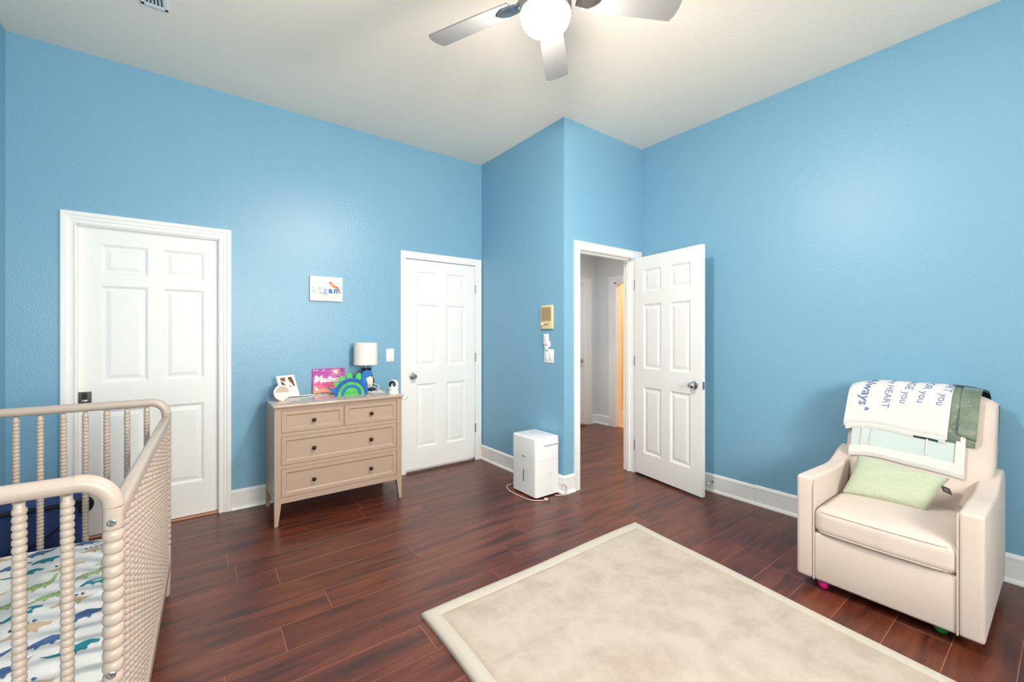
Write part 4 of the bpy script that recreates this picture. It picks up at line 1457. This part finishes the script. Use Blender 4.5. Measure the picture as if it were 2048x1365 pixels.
idx = {}
V_ = []
for i, s in enumerate(S_):
    for j, t in enumerate(T_):
        x_, y_ = wave(s, t)
        # squeeze rounded corners
        es, et = min(s, 1-s)/bw_s, min(t, 1-t)/bw_t
        idx[(i, j)] = len(V_)
        V_.append((x_, y_, hz(s, t)))
Fin, Fb = [], []
for i in range(len(S_)-1):
    for j in range(len(T_)-1):
        f = (idx[(i, j)], idx[(i+1, j)], idx[(i+1, j+1)], idx[(i, j+1)])
        inner = 4 <= i < len(S_)-5 and 4 <= j < len(T_)-5
        (Fin if inner else Fb).append(f)
per = [(i, 0) for i in range(len(S_))]+[(len(S_)-1, j) for j in range(1, len(T_))]+[(i, len(T_)-1) for i in range(len(S_)-2, -1, -1)]+[(0, j) for j in range(len(T_)-2, 0, -1)]
b0 = len(V_)
for q_ in per:
    v = V_[idx[q_]]
    V_.append((v[0], v[1], 0.0))
for i in range(len(per)):
    j = (i+1) % len(per)
    Fb.append((idx[per[i]], b0+i, b0+j, idx[per[j]]))


def submesh(name, V_, F_, m, parent):
    used = sorted({i for f in F_ for i in f})
    mp_ = {u: i for i, u in enumerate(used)}
    o_ = mk(name, [V_[u] for u in used], [tuple(mp_[i] for i in f) for f in F_], m, parent, True, 70)
    bm_ = bmesh.new(); bm_.from_mesh(o_.data); bmesh.ops.recalc_face_normals(bm_, faces=bm_.faces); bm_.to_mesh(o_.data); bm_.free()
    return o_


submesh('pile', V_, Fin, M['rug'], rg)
submesh('border', V_, Fb, M['rug_edge'], rg)

# ------------------------------------------------------------------ armchair
ac = empty('armchair', 'beige upholstered swivel glider armchair facing into the room', 'armchair')
AX0, AX1, AY0, AY1, AZ0 = 2.500, 3.290, .216, .872, .052


def soft(name, poly, y0, y1, m, parent, bev=.018, sub=0, seg=3):
    """extrude an XZ outline between y0 and y1 and round its edges"""
    bm = bmesh.new()
    n = len(poly)
    A = [bm.verts.new((x_, y0, z_)) for x_, z_ in poly]
    B = [bm.verts.new((x_, y1, z_)) for x_, z_ in poly]
    bm.faces.new(A); bm.faces.new(B[::-1])
    for i in range(n):
        j = (i+1) % n
        bm.faces.new([A[i], B[i], B[j], A[j]])
    bmesh.ops.recalc_face_normals(bm, faces=bm.faces)
    es = [e for e in bm.edges if e.calc_face_angle(0) > R(25)]
    bmesh.ops.bevel(bm, geom=es, offset=bev, segments=seg, profile=.6, affect='EDGES', clamp_overlap=True)
    return bo(name, bm, m, parent, True, 60)


def armpoly():
    # front top .567, level, then swooping up to the rear wing
    top = [(AX0, .566), (2.62, .562), (2.76, .557), (2.88, .552), (2.97, .556), (3.05, .578), (3.12, .606), (3.19, .620), (3.25, .612), (AX1, .585)]
    return [(AX0, AZ0)]+top+[(AX1+.01, .30), (AX1-.01, AZ0+.015)]


soft('armrest', armpoly(), AY0, AY0+.076, M['fabric'], ac, .016)
soft('armrest', armpoly(), AY1-.076, AY1, M['fabric'], ac, .016)
for s_, yy in ((-1, AY0), (1, AY1)):
    # outer seam line along the front of each arm
    yi = AY0+.0765 if s_ < 0 else AY1-.0765
    tube('piping', [(AX0-.001, yi, AZ0+.004), (AX0-.0015, yi, .30), (AX0-.0012, yi, .52), (AX0+.006, yi, .557)], .0032, M['piping'], ac)
bm = bmesh.new(); box(bm, (AX0+.003, AY0+.070, AZ0), (AX1-.05, AY1-.070, .292), .014, 3)
bo('seat_base', bm, M['fabric'], ac, True, 50)
# seat cushion: crowned superellipsoid-like block
SY0, SY1 = AY0+.074, AY1-.074


def cushion(name, cx_, cy_, cz_, hx_, hy_, hz_, m, parent, crown=.02, e=.22, nu=40, nv=18, wr=0.0):
    """block with rounded edges, crowned on top"""
    bm = bmesh.new()
    r = bmesh.ops.create_cube(bm, size=2)
    bmesh.ops.subdivide_edges(bm, edges=bm.edges, cuts=22, use_grid_fill=True)
    for v in bm.verts:
        x_, y_, z_ = v.co
        rr = .16
        # round edges by spherifying the outer shell
        p = Vector((x_*hx_, y_*hy_, z_*hz_))
        rad_ = min(hz_*.62, .045)
        inner = Vector((max(-hx_+rad_, min(hx_-rad_, p.x)), max(-hy_+rad_, min(hy_-rad_, p.y)), max(-hz_+rad_, min(hz_-rad_, p.z))))
        d_ = p-inner
        if d_.length > 1e-6: p = inner+d_.normalized()*rad_
        cr_ = (1-x_*x_)*(1-y_*y_)
        if p.z > 0: p.z += crown*cr_
        p.x -= .010*(1-y_*y_)*(x_ < -.6)
        if wr and x_ < -.8: p.x += wr*math.sin(p.y*75)*math.exp(-((p.y)/.12)**2)*(1-z_*z_)
        v.co = p+Vector((cx_, cy_, cz_))
    return bo(name, bm, m, parent, True, 180)


cushion('seat_cushion', 2.765, (SY0+SY1)/2, .354, .275, (SY1-SY0)/2+.002, .066, M['fabric'], ac, .022, wr=.0015)
for zz in (.305, .406):
    yl = [SY0+.03, SY0+.006, SY1-.006, SY1-.03]
    pts = [(2.497, SY0+.03, zz)]+[(2.492-.006*math.sin(PI*i/12), SY0+.03+(SY1-SY0-.06)*i/12, zz) for i in range(1, 12)]+[(2.497, SY1-.03, zz)]
    tube('piping', pts, .0026, M['piping'], ac, 6)
# swivel base, hidden under the skirt
lathe('swivel_base', [(.001, 0), (.20, 0), (.20, .02), (.05, .03), (.05, .06), (.001, .06)], M['black'], ac, 32, (2.92, .544, 0))

# back cushion
BT = R(19)
BD = Vector((math.sin(BT), 0, math.cos(BT)))
BN = Vector((-math.cos(BT), 0, math.sin(BT)))
BP0 = Vector((2.985, 0, .40))      # on the front face, at the seat
BYC, BYH = .528, .292


def bk(s, y, off=0.0, flat=1.0):
    """point on the back cushion's surface. s = distance from the top ridge down the front (negative: down the rear)"""
    yn = max(-1, min(1, (y-BYC)/BYH))
    edge = max(0.0, 1-abs(yn*flat)**6)
    a = .074*(.45+.55*math.sqrt(edge))+off
    ext = off if off > 0 else 0
    Ltot = .645-.05*abs(yn*flat**.5)**5+ext
    cen = BP0-BN*.074
    q_ = PI*a/2
    if abs(s) <= q_:
        th = s/a
        p = cen+BD*(Ltot-a+a*math.cos(th))+BN*(a*math.sin(th))
    else:
        d_ = abs(s)-q_
        p = cen+BD*(Ltot-a-d_)+BN*(a if s > 0 else -a)
    return Vector((p.x, y, p.z))


NYB, S0, S1 = 36, -.60, .74
V_, F_ = [], []
ns = 60
for j in range(NYB+1):
    t = -1+2*j/NYB
    yy = BYC+BYH*math.sin(t*PI/2)
    # narrow towards the seat so that it slots between the arms
    for i in range(ns+1):
        s = S0+(S1-S0)*i/ns
        p = bk(s, yy)
        nar = max(0.0, min(1.0, (.62-p.z)/.22))
        y2 = BYC+(yy-BYC)*(1-.16*nar)
        V_.append((p.x, y2+.010*nar, p.z))
for j in range(NYB):
    for i in range(ns):
        F_.append((j*(ns+1)+i, j*(ns+1)+i+1, (j+1)*(ns+1)+i+1, (j+1)*(ns+1)+i))
bm = bmesh.new()
vs = [bm.verts.new(v) for v in V_]
for f in F_: bm.faces.new([vs[i] for i in f])
for j in (0, NYB):       # close the two sides
    k_ = ns//2
    rim_ = [vs[j*(ns+1)+i] for i in range(ns+1)]
    c_ = len(rim_)
    for i in range(c_//2):
        a_, b_, c2, d2_ = rim_[i], rim_[i+1], rim_[c_-2-i], rim_[c_-1-i]
        if len({a_, b_, c2, d2_}) == 4: bm.faces.new((a_, b_, c2, d2_))
bo('backrest', bm, M['fabric'], ac, True, 80)


# ------------------------------------------------------------------ blankets over the back
def drape(name, m, parent, corners, off, thick, ns_=40, ny_=36, wob=.003, phase=0.0, sm=True, off1=None):
    """cloth over the back: corners = (s,y) at TL, TR, BL, BR ; two skins closed at the edges. Returns the mapping."""
    (s00, y00), (s01, y01), (s10, y10), (s11, y11) = corners

    def mp_(a, b, lift=0.0):
        s = (s00*(1-b)+s01*b)*(1-a)+(s10*(1-b)+s11*b)*a
        y = (y00*(1-b)+y01*b)*(1-a)+(y10*(1-b)+y11*b)*a
        o_ = off+lift+wob*math.sin(13*y+5*s+phase)*math.sin(9*s+phase*2)+wob*.6*math.sin(31*y+phase)
        # beyond the sides of the back the cloth sags down
        over = max(0.0, abs(y-BYC)-BYH)
        p = bk(s, y, o_, .84)
        p.z -= over*.35
        p.x += over*.1
        return p
    V_, F_ = [], []
    for lift in (0, thick):
        for i in range(ns_+1):
            for j in range(ny_+1):
                V_.append(mp_(i/ns_, j/ny_, lift))
    N = (ns_+1)*(ny_+1)
    g = lambda i, j: i*(ny_+1)+j
    for i in range(ns_):
        for j in range(ny_):
            q_ = (g(i, j), g(i+1, j), g(i+1, j+1), g(i, j+1))
            F_.append(q_); F_.append(tuple(N+t for t in q_[::-1]))
    rg_ = [g(i, 0) for i in range(ns_+1)]+[g(ns_, j) for j in range(1, ny_+1)]+[g(i, ny_) for i in range(ns_-1, -1, -1)]+[g(0, j) for j in range(ny_-1, 0, -1)]
    for i in range(len(rg_)):
        j = (i+1) % len(rg_)
        F_.append((rg_[i], rg_[j], N+rg_[j], N+rg_[i]))
    bm = bmesh.new()
    vs = [bm.verts.new(v) for v in V_]
    for f in F_: bm.faces.new([vs[i] for i in f])
    o_ = bo(name, bm, m, parent, True, 75)
    return o_, mp_


# pale aqua blanket (lowest)
aq = empty('throw_blanket', 'pale aqua knitted blanket with white fleece border under the other blankets', 'blanket')
drape('knit_panel', M['aqua'], aq, ((-.10, .795), (-.10, .335), (.474, .790), (.505, .355)), .004, .008, wob=.001)
for a, b, c_, d_ in (((.440, .795), (.466, .333), (.478, .796), (.515, .333)), ((.02, .360), (.02, .330), (.50, .368), (.50, .334))):
    drape('fleece_border', M['fleece'], aq, (a, b, c_, d_), .008, .012, 8, 30, wob=.001)
for yy, pts in ((0, [(.28, .748), (.34, .742), (.43, .745)]), (1, [(.28, .690), (.33, .688), (.36, .700), (.43, .704)]), (2, [(.28, .470), (.36, .472), (.44, .474)])):
    tube('cable_stitch', [bk(s, y, .0155) for s, y in spline([(a, b, 0) for a, b in pts], 4) for s, y in [(s, y)]] if False else [bk(p.x, p.y, .0145, .84) for p in spline([(a, b, 0) for a, b in pts], 4)], .004, M['fleece'], aq, 6)

# green satin trimmed blanket
gs = empty('satin_blanket', 'folded sage green satin blanket hanging from the back of the chair', 'blanket')
drape('front_fold', M['satin'], gs, ((-.02, .41), (-.02, .292), (.352, .43), (.352, .300)), .014, .010, 40, 30, wob=.004, phase=1)
drape('edge_band', M['satin'], gs, ((.03, .352), (.03, .286), (.335, .360), (.345, .296)), .026, .005, 40, 16, wob=.003, phase=2)
drape('top_fold', M['satin_dark'], gs, ((-.16, .40), (-.16, .262), (.055, .395), (.035, .270)), .022, .010, 24, 24, wob=.003, phase=3)
drape('rear_corner', M['satin_dark'], gs, ((-.34, .30), (-.30, .240), (-.12, .31), (-.10, .238)), .024, .012, 16, 16, wob=.004, phase=1)
drape('lower_edge', M['satin_dark'], gs, ((.30, .800), (.325, .43), (.322, .800), (.366, .43)), .014, .006, 6, 30, wob=.002)

# white lettered blanket (top)
wb = empty('lettered_blanket', 'white plush blanket with blue lettering draped over the top of the chair', 'blanket')
_, wm = drape('cloth', M['blanket'], wb, ((-.22, .805), (-.22, .372), (.312, .832), (.356, .398)), .020, .013, 56, 56, wob=.0022, phase=0)
drape('underfold', M['blanket'], wb, ((.20, .822), (.20, .40), (.324, .824), (.367, .405)), .014, .010, 10, 30, wob=.002)


def bl_text(s, size, s_end, y, sh=0.0, off=0.0, slant=-.06):
    """lettering that runs down the front, tops of the letters towards -y; s_end = where the last letter ends"""
    V_, F_ = text_mesh(s, size, align='RIGHT', shear=sh, offset=off)
    me = bpy.data.meshes.new('tmp'); me.from_pydata([(u, v, 0) for u, v in V_], [], F_)
    bm = bmesh.new(); bm.from_mesh(me)
    bmesh.ops.triangulate(bm, faces=bm.faces)
    for _ in range(2):
        bmesh.ops.subdivide_edges(bm, edges=[e for e in bm.edges if e.calc_length() > .012], cuts=1)
    for v in list(bm.verts):
        ss = s_end+v.co.x
        yy = y-v.co.y+slant*(-v.co.x)
        o_ = .0345+.0022*math.sin(13*yy+5*ss)*math.sin(9*ss)+.0022*.6*math.sin(31*yy)
        v.co = bk(ss, yy, o_, .84)
    bm.to_mesh(me); bm.free()
    bpy.data.meshes.remove
    me.name = 'lettering'
    o_ = link_mesh('lettering', me, M['blanket_ink'], wb)
    return o_


bl_text('Love you Always', .070, .226, .748, .35, .0008, -.16)
bl_text('You are in my HEART', .045, .250, .650, 0, 0, -.12)
bl_text('ENCOURAGE you', .047, .216, .576, 0, 0, -.2)
bl_text('CARE FOR you', .047, .206, .506, 0, 0, -.22)
bl_text('SUPPORT you', .047, .210, .432, 0, 0, -.24)


def printed(poly, s0, y0, sz):
    V_ = [bk(s0+u*sz, y0-v*sz, .0358, .84) for u, v in poly]
    return mk('printed_star', V_, [tuple(range(len(V_)))], M['blanket_ink'], wb)


star = []
for i in range(10):
    t = PI/2+i*PI/5
    r_ = 1 if i % 2 == 0 else .42
    star.append((r_*math.cos(t), r_*math.sin(t)))
printed(star, .262, .728, .014)
hp = printed([(0, -1), (.9, 0), (1, .5), (.6, .9), (.2, .8), (0, .4), (-.2, .8), (-.6, .9), (-1, .5), (-.9, 0)], .018, .665, .016)
hp.name = 'printed_heart'; hp.data.name = 'printed_heart'

# ------------------------------------------------------------------ pillow
pw = empty('throw_pillow', 'pale green ribbed throw pillow with a black tag on the chair seat', 'pillow')
pc4 = [Vector((2.995, .735, .600)), Vector((2.980, .372, .565)), Vector((2.846, .772, .406)), Vector((2.852, .437, .404))]  # TL TR BL BR
pn = (pc4[1]-pc4[0]).cross(pc4[2]-pc4[0]).normalized()
if pn.x > 0: pn = -pn
NP = 28
V_, F_ = [], []
for side in (1, -1):
    for i in range(NP+1):
        for j in range(NP+1):
            a, b = i/NP, j/NP
            u, v = 2*a-1, 2*b-1
            pin = 1-.055*(1-u*u)*abs(v)**2-.0
            pin2 = 1-.055*(1-v*v)*abs(u)**2
            uu, vv = (u*pin2+1)/2, (v*pin+1)/2
            p = (pc4[0]*(1-vv)+pc4[1]*vv)*(1-uu)+(pc4[2]*(1-vv)+pc4[3]*vv)*uu
            th = .050*(max(0, (1-u**4)*(1-v**4)))**.55
            th *= 1+.05*math.sin(9*u+4*v)
            V_.append(p+pn*(th*side if side > 0 else -th*.5)+pn*.030)
N = (NP+1)**2
for i in range(NP):
    for j in range(NP):
        q_ = (i*(NP+1)+j, (i+1)*(NP+1)+j, (i+1)*(NP+1)+j+1, i*(NP+1)+j+1)
        F_.append(q_); F_.append(tuple(N+t for t in q_[::-1]))
bm = bmesh.new()
vs = [bm.verts.new(v) for v in V_]
for f in F_: bm.faces.new([vs[i] for i in f])
bmesh.ops.remove_doubles(bm, verts=bm.verts, dist=1e-5)
bo('cover', bm, M['pillow'], pw, True, 180)
tc_ = (pc4[1]*.72+pc4[3]*.28)+pn*.032
tr = Vector((.02, -1, -.10)).normalized(); td = Vector((-.45, -.35, -.85)).normalized()
tg_n = tr.cross(td).normalized()
A_ = tc_+tr*-.006
rot_r = (tr*.75+td*.62).normalized(); rot_d = (td*.78-tr*.6).normalized()
V_ = []
for k_ in (0, 1):
    for a, b in ((0, -.016), (.034, -.016), (.034, .016), (0, .016)):
        V_.append(A_+rot_r*0+tr*a*.9+td*(b*1.0+a*.25)+tg_n*(.001*k_))
F_ = [(3, 2, 1, 0), (4, 5, 6, 7)]+[(i, (i+1) % 4, 4+(i+1) % 4, 4+i) for i in range(4)]
mk('tag', V_, F_, M['label'], pw)
V2, F2 = text_mesh('- - -\n=====\n= = =', .0065)
for sg in (1, -1):
    mk('lettering', [A_+tr*(.016+u*.9)+td*(-v+.003)+tg_n*(.0014 if sg > 0 else -.0006) for u, v in V2], F2, M['tagtext'], pw)

# ------------------------------------------------------------------ balls under the chair
bm = bmesh.new(); blob(bm, (0, 0, 0), (.0235, .0235, .0235), 4)
o = bo('toy_ball', bm, M['pink'], None, True, 180); o.location = (2.553, .770, .0236)
tag(o, 'hot pink plastic ball peeking out from under the armchair', 'ball', 'plastic balls under the armchair')
o2 = bpy.data.objects.new('toy_ball', o.data.copy()); C.objects.link(o2); o2.location = (2.577, .350, .0236)
o2.data.materials[0] = M['green']
tag(o2, 'green plastic ball under the front edge of the armchair', 'ball', 'plastic balls under the armchair')
